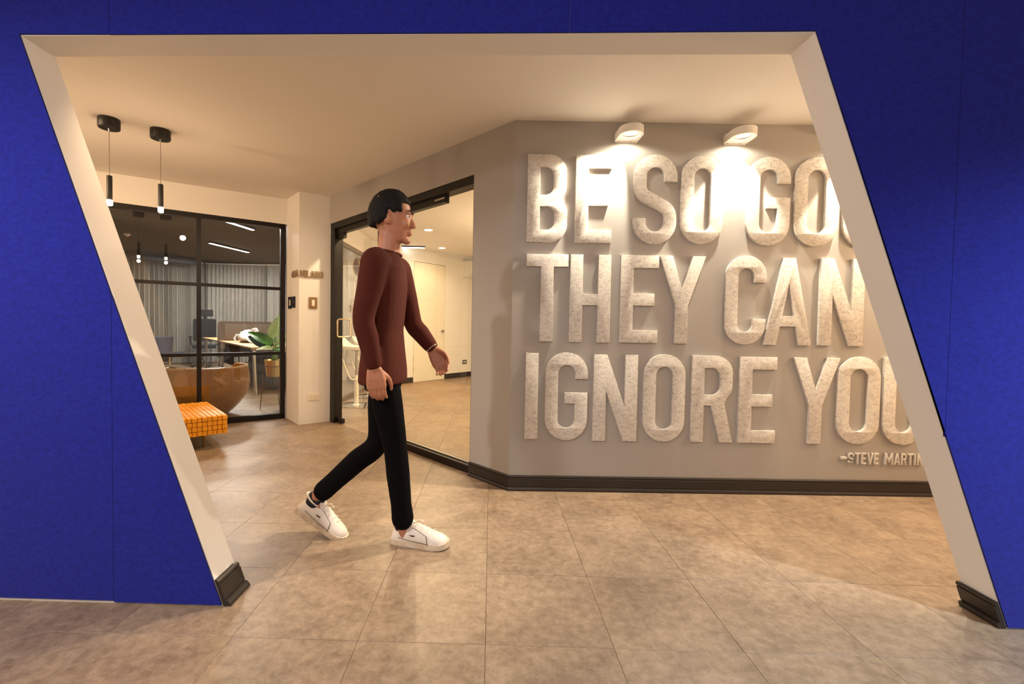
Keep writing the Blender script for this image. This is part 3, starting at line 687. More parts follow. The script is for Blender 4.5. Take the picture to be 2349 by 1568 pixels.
# ================================================================== COLUMN FITTINGS
def wall_pt(p, d, n, u, z, out=0): q = p + d * u + n * out; return Vector((q.x, q.y, z))
def plate(name, label, cat, org, d, n, u0, u1, z0, z1, th, m, extra=None, group=None):
    c = org + d * ((u0 + u1) / 2); t = thing(name, label, cat, (c.x, c.y, (z0 + z1) / 2), math.atan2(d.y, d.x), group)
    obj('plate', MB().box((0, -th / 2, 0), (u1 - u0, th, z1 - z0), bev=min(.003, th / 3)), m, t)
    if extra: extra(t, u1 - u0, z1 - z0, th)
    return t
def rocker(t, w, h, th):
    obj('rocker', MB().box((0, -th - .002, 0), (w * .36, .006, h * .52), bev=.001), M_PLASTIC, t)
    for z in (-1, 1): obj('screw', MB().lathe([(.001, 0), (.003, 0), (.003, .001)], (0, -th - .0004, z * h * .38), 8, 'Y'), M_STEEL, t)
plate('light_switch', 'bronze light switch plate on the right face of the white column', 'switch', PC, fd, fn, .105, .195, 1.288, 1.418, .009, M_BROWNP, rocker)
def sockets(t, w, h, th):
    for k in (-1, 1):
        o_ = obj('socket', MB().box((k * w * .2, -th - .001, 0), (w * .22, .004, h * .42), bev=.0015), M_PLASTIC, t)
        for dx, sz in ((-.006, .012), (.006, .010)): obj('slot', MB().box((k * w * .2 + dx, -th - .003, .003), (.002, .002, sz)), M_BLACKP, o_)
plate('power_outlet', 'cream double power outlet low on the white column', 'outlet', PC, fd, fn, .096, .226, .262, .345, .008, M_PLASTIC, sockets)
def reader(t, w, h, th):
    obj('touch_face', MB().box((w * .25, -th - .001, 0), (w * .34, .003, h * .5)), M_PLASTIC, t)
def reader2(t, w, h, th): obj('status_lens', MB().lathe([(.001, 0), (.010, 0), (.010, .002)], (0, -th, .0), 12, 'Y'), M_STEEL, t)
lu = lambda p: (Vector(p) - PL).dot(ld)
plate('access_reader', 'black access reader with a pale face, left one on the white column', 'reader', PL, ld, ln, .135, .235, 1.290, 1.425, .016, M_BLACKP, reader)
plate('access_reader', 'plain black access reader, right one on the white column', 'reader', PL, ld, ln, .285, .365, 1.298, 1.424, .016, M_BLACKP, reader2)

# ================================================================== GLASS ROOM THINGS
fd2, fn2 = WD, WN
plate('light_switch', 'dark framed light switch left of the white door in the glass room', 'switch', W0, fd2, fn2, -.185, -.085, 1.34, 1.475, .01, M_BROWNP, rocker)
plate('power_outlet', 'dark power outlet right of the white door above the skirting', 'outlet', W0, fd2, fn2, 1.41, 1.545, .28, .37, .01, M_PANEL, sockets)
c = W0 + WD * -.485; t = thing('wall_clock', 'round copper wall clock left of the white door', 'clock', (c.x, c.y, 2.18), math.atan2(WD.y, WD.x))
obj('rim', MB().tube([(.152 * math.cos(k * PI / 20), -.022, .152 * math.sin(k * PI / 20)) for k in range(40)], .012, 8, closed=True), M_BRASS, t)
obj('face', MB().lathe([(.001, .0), (.15, .0), (.15, .02), (.001, .02)], (0, 0, 0), 40, 'Y'), M_COPPER, t)
obj('hour_hand', MB().beam((0, -.024, 0), (-.035, -.024, -.085), .003, .012, (0, 1, 0)), M_BRASS, t)
obj('minute_hand', MB().beam((0, -.027, 0), (.07, -.027, .11), .003, .008, (0, 1, 0)), M_BRASS, t)
c = W0 + WD * 1.78; t = thing('air_conditioner', 'white wall air conditioner at the right edge of the glass pane', 'air conditioner', (c.x, c.y, 2.17), math.atan2(WD.y, WD.x))
b = MB(); pr = [(0, 0), (-.12, 0), (-.19, .06), (-.21, .14), (-.21, .30), (-.19, .335), (0, .335)]
A = [b.v((-.39, y, z)) for y, z in pr]; B = [b.v((.39, y, z)) for y, z in pr]; b.f(A); b.f(B[::-1])
for i in range(len(pr)): b.f([A[i], B[i], B[(i + 1) % len(pr)], A[(i + 1) % len(pr)]])
obj('body', b, M_LAMP, t); obj('louvre', MB().beam((-.34, -.155, .028), (.34, -.155, .028), .09, .006, (0, .65, .75)), M_PLASTIC, t)
obj('display_strip', MB().box((.12, -.211, .1), (.30, .003, .02)), M_BLACKP, t)

def stool(x, y, rz, label):
    t = thing('bar_stool', label, 'stool', (x, y, 0), rz, 'white bar stools behind the glass door')
    obj('base_plate', MB().box((0, 0, .006), (.40, .40, .012), bev=.003), M_CHROME, t)
    obj('column', MB().lathe([(.001, .012), (.05, .012), (.032, .022), (.030, .42), (.001, .42)], (0, 0, 0), 20), M_STOOL, t)
    obj('gas_lift', MB().lathe([(.001, .42), (.018, .42), (.018, .745), (.06, .76), (.06, .77), (.001, .77)], (0, 0, 0), 16), M_STEEL, t)
    # seat shell: dished, with a low back lip at -x
    rings = []; NX = 14
    for i in range(NX + 1):
        u = i / NX; px = -.235 + .45 * u
        lift = .115 * max(0, 1 - u / .30) ** 2 * (1 if u < .3 else 0) - .012 * math.sin(PI * min(1, max(0, (u - .2) / .8)))
        hw = .20 * (1 - .25 * (abs(2 * u - 1) ** 4)); ring = []
        for k in range(11): v = -1 + 2 * k / 10; ring.append((px, v * hw, .812 + lift + .016 * v * v))
        for k in range(10, -1, -1): v = -1 + 2 * k / 10; ring.append((px + (.01 if u < .1 else 0), v * hw * .98, .775 + lift * .86 + .014 * v * v))
        rings.append(ring)
    obj('seat', MB().loft(rings), M_STOOL, t)
    for s_ in (-1, 1):
        obj('footrest_bar', MB().tube([(-.205, s_ * .15, .775), (-.15, s_ * .15, .66), (-.055, s_ * .145, .42), (-.03, s_ * .14, .385), (.0, s_ * .13, .372), (.10, s_ * .12, .372)], .011, 8), M_STOOL, t)
    obj('footrest_loop', MB().tube([(.10, -.12, .372)] + [(.10 + .07 * math.sin(PI * k / 10), -.12 * math.cos(PI * k / 10), .372) for k in range(1, 10)] + [(.10, .12, .372)], .011, 8), M_STOOL, t)
stool(-1.84, 6.16, -.05, 'white bar stool nearest the glass door, right by its handle')
stool(-1.86, 6.92, -.05, 'white bar stool behind the first one, half hidden by the black mullion')

# ================================================================== OTTOMAN
def ottoman():
    d1 = Vector((-.73, -.68)).normalized()      # front edge going left, right edge going back
    Lx, Ly, H, z0 = .62, .86, .165, .128
    org = Vector((-2.36, 3.99)); rz = math.atan2(-d1.y, -d1.x)
    t = thing('ottoman', 'low orange woven leather ottoman in front of the office glazing', 'ottoman', (org.x, org.y, 0), rz)
    # local: x to the right along front face (0 at the right corner, negative left), y back
    obj('core', MB().box((-Lx / 2, Ly / 2, z0 + H / 2), (Lx - .014, Ly - .014, H - .014), bev=.012), M_LEATHER_D, t)
    obj('base_frame', MB().box((-Lx / 2, Ly / 2, z0 - .008), (Lx - .16, Ly - .16, .016)), M_BLACK, t)
    for lx in (-.16, -Lx + .12):
        for ly in (.13, Ly - .13): obj('leg', MB().tube([(lx, ly, 0), (lx, ly, z0 - .01)], .010, 8), M_WIRE, t)
    sw = .0367                                          # strap width
    def pad(face, a, b_, la, lb, lift):
        m = MB(); c = .004; th = .008
        lo = [(-la / 2, -lb / 2), (la / 2, -lb / 2), (la / 2, lb / 2), (-la / 2, lb / 2)]
        A = [m.v((u, v, 0)) for u, v in lo]; B = [m.v((u, v, th * .5 + lift)) for u, v in lo]; C_ = [m.v((u - math.copysign(c, u), v - math.copysign(c, v), th + lift)) for u, v in lo]
        for P_, Q_ in ((A, B), (B, C_)):
            for i in range(4): m.f([P_[i], P_[(i + 1) % 4], Q_[(i + 1) % 4], Q_[i]])
        m.f(C_)
        if face == 'top': mt = Matrix.Translation((a, b_, z0 + H - .007))
        elif face == 'front': mt = Matrix.Translation((a, .007, b_)) @ Matrix.Rotation(PI / 2, 4, 'X')
        else: mt = Matrix.Translation((-.007, a, b_)) @ Matrix.Rotation(PI / 2, 4, 'Z') @ Matrix.Rotation(PI / 2, 4, 'X')
        return m.xf(mt)
    cache = {}
    def piece(face, a, b_, la, lb, lift):
        key = (face, round(la, 4), round(lb, 4), lift)
        if key not in cache:
            cache[key] = pad(face, 0, 0, la, lb, lift).mesh('strap'); cache[key].materials.append(M_LEATHER)
        o = bpy.data.objects.new('strap', cache[key]); COL.objects.link(o); o.parent = t
        o.location = (a, b_, 0) if face == 'top' else ((a, 0, b_) if face == 'front' else (0, a, b_))
    # each visible strap pad between its crossings is a piece; plain basket weave, over one under one
    n1, n2, n3 = int(Lx / sw), int(Ly / (sw * 1.0)), 4
    hx, hz = Lx / n1, H / n3
    for i in range(n1):
        for k in range(n3):
            ov = (i + k) % 2
            piece('front', -(i + .5) * hx, z0 + (k + .5) * hz, hx * (1.0 if ov else .84), hz * (.84 if ov else 1.0), .003 if ov else 0)
    hy = Ly / n2
    tops = [(i, j) for i in range(n1) for j in range(n2)]
    far = MB()
    for i, j in tops:
        ov = (i + j) % 2; a, b_, la, lb, li = -(i + .5) * hx, (j + .5) * hy, hx * (1.0 if ov else .82), hy * (.82 if ov else 1.0), .003 if ov else 0
        if j < 12: piece('top', a, b_, la, lb, li)
        else:
            m = pad('top', a, b_, la, lb, li); me_ = bpy.data.meshes.new('x'); m.bm.to_mesh(me_); m.bm.free(); far.bm.from_mesh(me_); bpy.data.meshes.remove(me_)
    for j in range(n2):
        for k in range(n3):
            ov = (j + k) % 2; m = pad('side', (j + .5) * hy, z0 + (k + .5) * hz, hy * (1.1 if ov else .86), hz * (.88 if ov else 1.1), .0016 if ov else 0)
            me_ = bpy.data.meshes.new('x'); m.bm.to_mesh(me_); m.bm.free(); far.bm.from_mesh(me_); bpy.data.meshes.remove(me_)
    o = obj('far_straps', far, M_LEATHER, t); o['kind'] = 'stuff'
ottoman()

# ================================================================== OFFICE THINGS
# tub chair: glossy brown shell, high towards the corridor, open towards the office
t = thing('tub_chair', 'glossy brown bowl shaped tub chair behind the office glazing', 'chair', (-3.44, 5.32, 0))
NA, rings_o, rings_i = 56, [], []
def tub_top(a):                                   # a: angle, 0 = +x ; lower on the far-left side
    f = math.cos(a - math.radians(-50)); return .585 if f > -.55 else .585 - .20 * min(1, (-.55 - f) / .3)
prof = [(0, .24), (.04, .275), (.12, .33), (.25, .40), (.40, .46), (.56, .495), (.72, .505), (.88, .498), (1, .485)]
b = MB(); R_ = []
for u, r in prof: R_.append([(r * math.cos(2 * PI * k / NA), r * math.sin(2 * PI * k / NA), u * tub_top(2 * PI * k / NA)) for k in range(NA)])
inn = []
for u, r in reversed(prof[4:]): inn.append([((r - .035) * math.cos(2 * PI * k / NA), (r - .035) * math.sin(2 * PI * k / NA), u * tub_top(2 * PI * k / NA) - .0) for k in range(NA)])
b.loft(R_ + inn, True); obj('shell', b, M_TUB, t)
rim = MB(); rim.tube([((.468) * math.cos(2 * PI * k / NA), (.468) * math.sin(2 * PI * k / NA), tub_top(2 * PI * k / NA) + .002) for k in range(NA)], .019, 8, closed=True); obj('rim', rim, M_TUB_RIM, t)
obj('seat_cushion', MB().lathe([(.001, .22), (.36, .22), (.40, .26), (.39, .30), (.001, .31)], (0, 0, 0), 32), M_TUB, t)

# desks: long bench, divided by a fabric screen
A0 = Vector((-3.657, 6.816)); AL = Vector((-.650, .760)).normalized(); AW = Vector((AL.y, -AL.x))
AW = Vector((.76, .65)).normalized()
rzd = math.atan2(AL.y, AL.x)
def bench(s0, s1, label, legs):
    c = A0 + AL * s0; t = thing('desk', label, 'desk', (c.x, c.y, 0), rzd, 'pale wood office desks')
    ln_ = s1 - s0; wd = .82                            # local x along, y = negative side is AW
    obj('desktop', MB().box((ln_ / 2, -wd / 2, .7275), (ln_, wd, .025), bev=.004), M_WOOD, t)
    for lx, tilt in legs:
        for ly in (-.06, -wd + .06):
            obj('leg', MB().tube([(lx, ly * .9 if ly > -.2 else ly, .715), (lx + tilt, ly, .10)], [.032, .024], 14), M_STEEL, t)
            obj('foot', MB().tube([(lx + tilt, ly, .10), (lx + tilt * 1.18, ly, 0)], [.0255, .022], 14), M_CHROME, t)
        obj('leg_bracket', MB().beam((lx, -.02, .70), (lx, -wd + .02, .70), .03, .03), M_CHROME, t)
    obj('cable_tray', MB().beam((.25, -wd / 2, .64), (ln_ - .2, -wd / 2, .64), .25, .05), M_PANEL, t)
    return t
d1 = bench(0, 2.80, 'pale wood desk nearer the glazing, white bag on top', [(.10, -.10), (2.66, .08)])
d2_ = bench(2.84, 4.82, 'pale wood desk beyond the fabric screen, office chair behind it', [(.10, -.08), (1.80, .10)])
obj('modesty_panel', MB().beam((.1, -.30, .45), (1.1, -.30, .45), .02, .48), M_PANEL, d2_)
for k, lx in enumerate((2.38, 2.62)): obj('screen_bracket', MB().box((lx, -.03, .66), (.05, .03, .11)), M_PLASTIC, d1)
c = A0 + AL * 2.82; t = thing('desk_screen', 'taupe fabric desk screen standing between the two desks', 'desk screen', (c.x, c.y, .40), math.atan2(AW.y, AW.x))
b = MB(); ol = [(-.01, 0), (1.0, 0), (1.0, .73)] + arc(.05, .68, .05, 90, 180, 6); A = [b.v((x, -.015, z)) for x, z in ol]; B = [b.v((x, .015, z)) for x, z in ol]; n = len(ol); b.f(A); b.f(B[::-1])
for i in range(n): b.f([A[i], B[i], B[(i + 1) % n], A[(i + 1) % n]])
obj('panel', b, M_SCREEN_F, t); obj('fabric_field', MB().box((.55, -.017, .52), (.86, .008, .32), bev=.003), M_SCREEN, t)
# under-desk cabinet
c = A0 + AL * .45 + AW * .42; t = thing('cabinet', 'charcoal drawer cabinet under the nearer desk, behind the plant stand', 'cabinet', (c.x, c.y, 0), rzd)
obj('body', MB().box((.85, -.19, .30), (1.7, .36, .58)), M_CAB, t)
for i in range(4):
    for k in range(3):
        dr = obj('drawer', MB().box((.22 + .42 * i, -.001, .12 + .19 * k), (.40, .022, .175), bev=.003), M_CAB, t); obj('pull', MB().box((.22 + .42 * i, .014, .19 + .19 * k), (.2, .012, .012)), M_PANEL, dr)
# white carrier bag: crumpled lump with two looped handles
c = A0 + AL * 1.75 + AW * .36; t = thing('carrier_bag', 'crumpled white plastic carrier bag lying on the nearer desk', 'bag', (c.x, c.y, .74), math.atan2(-.62, .78))
b = MB(); rnd = random.Random(3); rings = []
for j in range(13):
    u = j / 12; x = -.30 + .62 * u; h = .23 * (math.sin(PI * min(1, u * 1.05 + .03)) ** .55) * (1 - .50 * max(0, u - .45)); w_ = .17 * math.sin(PI * (u * .92 + .04)) ** .6 + .02
    ring = []
    for k in range(20):
        a = 2 * PI * k / 20; rr = 1 + .13 * math.sin(3 * a + 7 * u) + rnd.uniform(-.06, .06)
        ring.append((x, w_ * math.cos(a) * rr, max(.002, h * .5 + h * .5 * math.sin(a) * rr)))
    rings.append(ring)
obj('bag_body', b.loft(rings), M_BAG, t, sharp=50)
obj('bag_handle', MB().tube([(-.24, -.06, .13), (-.32, -.12, .13), (-.31, -.16, .07), (-.24, -.16, .03)], [.02, .018, .016, .012], 8), M_BAG, t)
obj('bag_handle', MB().tube([(.04, -.02, .17), (.12, .0, .235), (.20, .02, .25), (.26, .02, .21), (.24, .02, .17)], [.03, .034, .03, .022, .012], 8), M_BAG, t)
obj('knot', MB().ball((.02, -.02, .185), (.05, .045, .035), 10, 8), M_BAG, t)

# office chair behind the far desk
t = thing('office_chair', 'black mesh office chair with headrest behind the far desk', 'office chair', (-7.10, 11.05, 0), math.radians(32))
def rrect(w_, h_, r_): return arc(w_ / 2 - r_, h_ / 2 - r_, r_, 0, 90, 5) + arc(-w_ / 2 + r_, h_ / 2 - r_, r_, 90, 180, 5) + arc(-w_ / 2 + r_, -h_ / 2 + r_, r_, 180, 270, 5) + arc(w_ / 2 - r_, -h_ / 2 + r_, r_, 270, 360, 5)
def slab(pts2, y0, y1, dz, bow=0):
    b = MB(); A = [b.v((x, y0 - bow * (x * x), z + dz)) for x, z in pts2]; B = [b.v((x, y1 - bow * (x * x), z + dz)) for x, z in pts2]; n = len(pts2); b.f(A); b.f(B[::-1])
    for i in range(n): b.f([A[i], B[i], B[(i + 1) % n], A[(i + 1) % n]])
    return b
obj('headrest', slab(rrect(.36, .17, .02), .16, .19, 1.325, .8), M_MESH, t)
obj('headrest_post', MB().beam((0, .20, 1.12), (0, .195, 1.33), .05, .03, (0, 1, 0)), M_BLACKP, t)
obj('backrest', slab(rrect(.50, .56, .05), .18, .215, .90, .8), M_MESH, t)
obj('lumbar_bar', MB().beam((-.22, .23, 1.10), (.22, .23, 1.10), .02, .03), M_BLACKP, t)
obj('maker_plate', MB().box((.12, .171, 1.125), (.08, .004, .012)), M_STEEL, t)
obj('seat', MB().box((0, -.06, .50), (.50, .50, .08), bev=.03), M_MESH, t)
for s_ in (-1, 1): obj('armrest', MB().tube([(s_ * .26, .02, .52), (s_ * .30, .02, .60), (s_ * .30, .02, .72)], .016, 8).box((s_ * .30, .0, .735), (.07, .26, .03), bev=.01), M_BLACKP, t)
obj('gas_column', MB().tube([(0, 0, .10), (0, 0, .46)], .028, 12), M_CHROME, t)
for k in range(5):
    a = 2 * PI * k / 5; e_ = (.31 * math.cos(a), .31 * math.sin(a)); obj('base_arm', MB().tube([(0, 0, .12), (e_[0], e_[1], .075)], [.026, .016], 8), M_CHROME, t)
    obj('caster', MB().ball((e_[0], e_[1], .032), (.032, .032, .032), 10, 8), M_BLACKP, t)
# navy chair at the left
t = thing('swivel_chair', 'navy upholstered swivel chair with curved back, left in the office', 'chair', (-7.05, 9.75, 0), math.radians(25))
rings = []
for k in range(17):
    a = math.radians(200 + 140 * k / 16 - 180 + 70); rings.append([(.33 * math.cos(a) * f, .33 * math.sin(a) * f, z) for f, z in ((.60, .22), (.72, .20), (1.0, .48), (1.14, .74), (1.08, .765), (1.0, .745), (.87, .50))])
obj('backrest', MB().loft(rings), M_NAVY, t); obj('seat', MB().box((0, 0, .38), (.5, .5, .10), bev=.045), M_NAVY, t)
obj('pedestal', MB().tube([(0, 0, .06), (0, 0, .34)], .03, 12), M_BRASS, t)
for k in range(4):
    a = PI / 4 + PI / 2 * k; obj('base_arm', MB().tube([(0, 0, .10), (.34 * math.cos(a), .34 * math.sin(a), .05)], [.022, .014], 8), M_BRASS, t); obj('caster', MB().ball((.34 * math.cos(a), .34 * math.sin(a), .026), .026, 10, 8), M_BLACKP, t)

# plant stand and potted plant
PX_, PY_ = -2.82, 5.83
t = thing('plant_stand', 'thin bronze hairpin wire stand carrying the gold pot', 'plant stand', (PX_, PY_, 0))
obj('ring', MB().tube([(.125 * math.cos(k * PI / 16), .125 * math.sin(k * PI / 16), .56) for k in range(32)], .004, 6, closed=True), M_WIRE, t)
for k in range(3):
    a = math.radians(-150 + 120 * k); ca, sa = math.cos(a), math.sin(a); tx, ty = -sa, ca
    P = [(.125 * ca + tx * .05, .125 * sa + ty * .05, .56), (.165 * ca + tx * .022, .165 * sa + ty * .022, .06)] + [(.168 * ca + tx * .02 * math.cos(q), .168 * sa + ty * .02 * math.cos(q), .026 - .022 * math.sin(q)) for q in [PI * i / 8 for i in range(9)]] + [(.165 * ca - tx * .022, .165 * sa - ty * .022, .06), (.125 * ca - tx * .05, .125 * sa - ty * .05, .56)]
    obj('hairpin_leg', MB().tube(P, .0036, 6), M_WIRE, t)
t = thing('potted_plant', 'broad leaved green plant in a faceted gold pot on the wire stand', 'plant', (PX_, PY_, .425))
obj('pot', MB().lathe([(.001, .0), (.098, .0), (.125, .215), (.118, .215), (.112, .19), (.001, .19)], (0, 0, 0), 18), M_GOLD, t, sharp=8)
obj('soil', MB().lathe([(.001, .191), (.111, .191), (.111, .195), (.001, .197)], (0, 0, 0), 18), M_SOIL, t)
def leaf(base, tip, width, nrm, m, curl=.06, seg=12):
    base, tip, nrm = Vector(base), Vector(tip), Vector(nrm).normalized(); ax = (tip - base); ln_ = ax.length; ax.normalize(); side = ax.cross(nrm).normalized(); nrm = side.cross(ax)
    b = MB(); rows = []
    for i in range(seg + 1):
        u = i / seg; w_ = width * (math.sin(PI * u ** .72) ** .8) * (1 - .15 * u) + .002; c_ = base + ax * (ln_ * u) + nrm * (-curl * u * u * 2)
        row = []
        for k in range(9):
            v = -1 + k / 4; rib = .006 * math.sin(u * 34 + abs(v) * 5) * abs(v); row.append(b.v(c_ + side * (w_ * v) + nrm * (abs(v) * w_ * .32 + rib)))
        rows.append(row)
    for r0, r1 in zip(rows, rows[1:]):
        for k in range(8): b.f([r0[k], r0[k + 1], r1[k + 1], r1[k]])
    return b
def add_leaf(stem_top, tip, wd, nrm, m, curl=.05):
    s0 = Vector((random.uniform(-.03, .03), random.uniform(-.03, .03), .195)); st = Vector(stem_top)
    lf = obj('leaf', leaf(st, tip, wd, nrm, m, curl), m, t)
    obj('stem', MB().tube([s0, s0.lerp(st, .5) + Vector((0, 0, .02)), st], [.009, .007, .005], 8), M_STEM, t)
    obj('midrib', MB().tube([st, st.lerp(Vector(tip), .5) + Vector(nrm).normalized() * -.012, Vector(tip) + Vector(nrm).normalized() * -curl * 2], [.004, .003, .001], 6), M_STEM, lf)
add_leaf((.0, .0, .48), (.015, .04, .80), .105, (-.25, -1, .1), M_LEAFP, .02)
add_leaf((-.01, .0, .42), (-.36, -.03, .61), .07, (-.1, -.85, .6), M_LEAF, .05)
add_leaf((-.02, .01, .40), (-.38, .0, .54), .095, (.1, -.85, .35), M_LEAFD, .04)
add_leaf((.02, -.01, .40), (.24, -.04, .54), .075, (.2, -.8, .7), M_LEAFP, .05)
add_leaf((.0, -.03, .36), (-.12, -.16, .43), .045, (0, -.5, .9), M_LEAFP, .05)
add_leaf((.03, .02, .40), (.28, .14, .66), .08, (-.3, -.8, .5), M_LEAFP, .05)
add_leaf((.02, -.03, .36), (.15, -.15, .40), .045, (.1, -.6, .9), M_LEAF, .05)
add_leaf((-.01, .03, .44), (-.2, .2, .62), .06, (0, -.7, .7), M_LEAF, .05)

# curtains: pleated sheets along two office walls
def curtain(a, b_, z0, z1, label, seed, folds):
    a, b_ = Vector(a), Vector(b_); d = (b_ - a); ln_ = d.length; d.normalize(); n = Vector((-d.y, d.x)); rnd = random.Random(seed)
    t = thing('curtain', label, 'curtain', (a.x, a.y, 0), math.atan2(d.y, d.x), 'pleated grey office curtains')
    N = folds * 8; ph = [rnd.uniform(.7, 1.3) for _ in range(folds + 1)]; b = MB(); rows = []
    for z, amp in ((z0, .055), (z0 + .6, .06), (z0 + 1.4, .05), (z1 - .25, .04), (z1 - .10, .03), (z1, .035)):
        row = []
        for k in range(N + 1):
            q = k / 8; f = int(min(q, folds - 1)); ysh = amp * ph[f] * math.sin(2 * PI * q) + .018 * math.sin(2 * PI * q * .37 + seed) * (1.3 - z / z1)
            row.append(b.v((ln_ * k / N + .02 * math.sin(4 * PI * q) * .5, ysh, z)))
        rows.append(row)
    for r0, r1 in zip(rows, rows[1:]):
        for k in range(N): b.f([r0[k], r0[k + 1], r1[k + 1], r1[k]])
    obj('cloth', b, M_CURT, t, sharp=80)
    obj('track', MB().beam((0, 0, z1 + .012), (ln_, 0, z1 + .012), .04, .024), M_LAMP, t)
curtain((-9.4, 10.0), (-7.75, 12.0), .02, 2.66, 'grey pleated curtain along the left office wall', 1, 26)
curtain((-7.7, 12.05), (-6.1, 12.2), .02, 2.66, 'grey pleated curtain in the office corner behind the black mullion', 2, 16)
curtain((-6.08, 12.15), (-2.0, 12.15), .02, 2.66, 'wide grey pleated curtain behind the desks', 3, 30)
t = thing('ceiling_duct', 'dark duct running under the office ceiling at the left', 'duct', (-8.4, 10.2, 2.6))
obj('duct_body', MB().beam((-.6, -.8, .02), (.9, 1.2, .02), .14, .14, bev=.02), M_BLACKP, t)
obj('hanger', MB().beam((0, 0, .08), (0, 0, .12), .03, .03, (0, 1, 0)), M_STEEL, t)

# ================================================================== THE PERSON
def evaluated(o):
    dg = bpy.context.evaluated_depsgraph_get(); return bpy.data.meshes.new_from_object(o.evaluated_get(dg))
def fuse(mb, voxel, smooth=4, sub=False):
    me = bpy.data.meshes.new('tmp'); bmesh.ops.recalc_face_normals(mb.bm, faces=mb.bm.faces); mb.bm.to_mesh(me); mb.bm.free()
    o = bpy.data.objects.new('tmp', me); COL.objects.link(o)
    r = o.modifiers.new('r', 'REMESH'); r.mode = 'VOXEL'; r.voxel_size = voxel; r.use_smooth_shade = True
    if smooth: s = o.modifiers.new('s', 'SMOOTH'); s.factor = .5; s.iterations = smooth
    m = evaluated(o); bpy.data.objects.remove(o)
    for p in m.polygons: p.use_smooth = True
    return m
def limb(b, pts, radii, n=16, flat=None):
    """smooth tapered limb through pts (Catmull-Rom), with round ends"""
    P = [Vector(p) for p in pts]; out, rr = [], []
    for i in range(len(P) - 1):
        p0, p1, p2, p3 = P[max(i - 1, 0)], P[i], P[i + 1], P[min(i + 2, len(P) - 1)]
        for k in range(6):
            u = k / 6; out.append(.5 * ((2 * p1) + (p2 - p0) * u + (2 * p0 - 5 * p1 + 4 * p2 - p3) * u * u + (3 * p1 - p0 - 3 * p2 + p3) * u ** 3)); rr.append(radii[i] + (radii[i + 1] - radii[i]) * u)
    out.append(P[-1]); rr.append(radii[-1]); b.tube(out, rr, n)
    b.ball(out[0], rr[0] * .98, 12, 8); b.ball(out[-1], rr[-1] * .98, 12, 8); return b
def torso(b, secs, n=24):
    """secs: (cx, cy, cz, depth_x, width_y)"""
    rings = []
    for cx, cy, cz, dx, wy in secs:
        ring = []
        for k in range(n):
            a = 2 * PI * k / n; ca, sa = math.cos(a), math.sin(a)
            ring.append((cx + dx * math.copysign(abs(ca) ** .8, ca), cy + wy * math.copysign(abs(sa) ** .8, sa), cz))
        rings.append(ring)
    return b.loft(rings)
yc = 2.335
person = thing('person', 'person in maroon top and black trousers striding right past the glass door', 'person', (-.50, yc, 0))
HR, HL = (-.550, yc - .080, .925), (-.560, yc + .080, .925)
KR_, AR_ = (-.478, yc - .055, .500), (-.435, yc - .045, .105)
KL_, AL_ = (-.598, yc + .062, .500), (-.915, yc + .038, .205)
SHR, SHL = (-.560, yc - .180, 1.430), (-.515, yc + .180, 1.430)
ELR, WRR = (-.600, yc - .220, 1.160), (-.548, yc - .215, .925)
ELL, WRL = (-.440, yc + .210, 1.140), (-.322, yc + .175, 1.000)
NK, HD = Vector((-.535, yc, 1.52)), Vector((-.515, yc, 1.675))
body = MB()
torso(body, [(-0.555, yc, .86, 0.0765, .135), (-0.555, yc, .95, 0.0828, .15), (-0.555, yc, 1.08, 0.0765, .138), (-0.550, yc, 1.22, 0.0855, .152), (-0.545, yc, 1.34, 0.0900, .165), (-0.542, yc, 1.42, 0.0810, .155), (-0.540, yc, 1.47, 0.0630, .105), (-0.535, yc, 1.50, 0.0504, .06)])
limb(body, [(-.542, yc, 1.46), NK, (-.53, yc, 1.60)], [.062, .056, .056])
for S_, E_, W_ in ((SHR, ELR, WRR), (SHL, ELL, WRL)): limb(body, [S_, lerp(S_, E_, .5), E_, lerp(E_, W_, .35), W_], [.056, .050, .041, .043, .027])
for H_, K_, A_ in ((HR, KR_, AR_), (HL, KL_, AL_)): limb(body, [H_, lerp(H_, K_, .5), K_, lerp(K_, A_, .35), A_], [.085, .072, .052, .054, .036])
# feet inside the shoes
limb(body, [AR_, (-.435, yc - .045, .07), (-.43, yc - .046, .04)], [.030, .026, .02]); limb(body, [AL_, (-.895, yc + .038, .150), (-.86, yc + .038, .085)], [.030, .026, .018])
# head: skull, jaw, face
hx = HD
head = [(.078, .036, -.125, .02), (.050, .040, -.118, .022), (.062, .050, -.10, .018), (.080, .060, -.065, .008), (.094, .071, -.02, .0), (.101, .077, .03, -.006), (.100, .077, .07, -.012), (.085, .068, .105, -.016), (.055, .045, .130, -.016), (.015, .012, .140, -.014)]
rings = []
for dx, wy, dz, off in head[1:]:
    rings.append([hx + Vector((off + dx * math.cos(2 * PI * k / 20), wy * math.sin(2 * PI * k / 20), dz)) for k in range(20)])
body.loft(rings)
body.ball(hx + Vector((.072, 0, -.112)), (.022, .026, .018), 12, 8)                       # chin
limb(body, [hx + Vector((.088, 0, .012)), hx + Vector((.104, 0, -.022)), hx + Vector((.108, 0, -.034))], [.009, .0125, .0145])   # nose
for s_ in (-1, 1):
    body.ball(hx + Vector((.106, s_ * .011, -.040)), .0085, 8, 6)
    body.ball(hx + Vector((.072, s_ * .034, -.03)), (.024, .024, .026), 10, 8)             # cheek
    body.ball(hx + Vector((.086, s_ * .030, .026)), (.014, .026, .010), 10, 8)             # brow
    body.ball(hx + Vector((-.012, s_ * .078, -.012)), (.019, .009, .031), 12, 8)           # ear
body.ball(hx + Vector((.091, 0, -.066)), (.012, .024, .0065), 10, 8); body.ball(hx + Vector((.089, 0, -.078)), (.012, .021, .007), 10, 8)
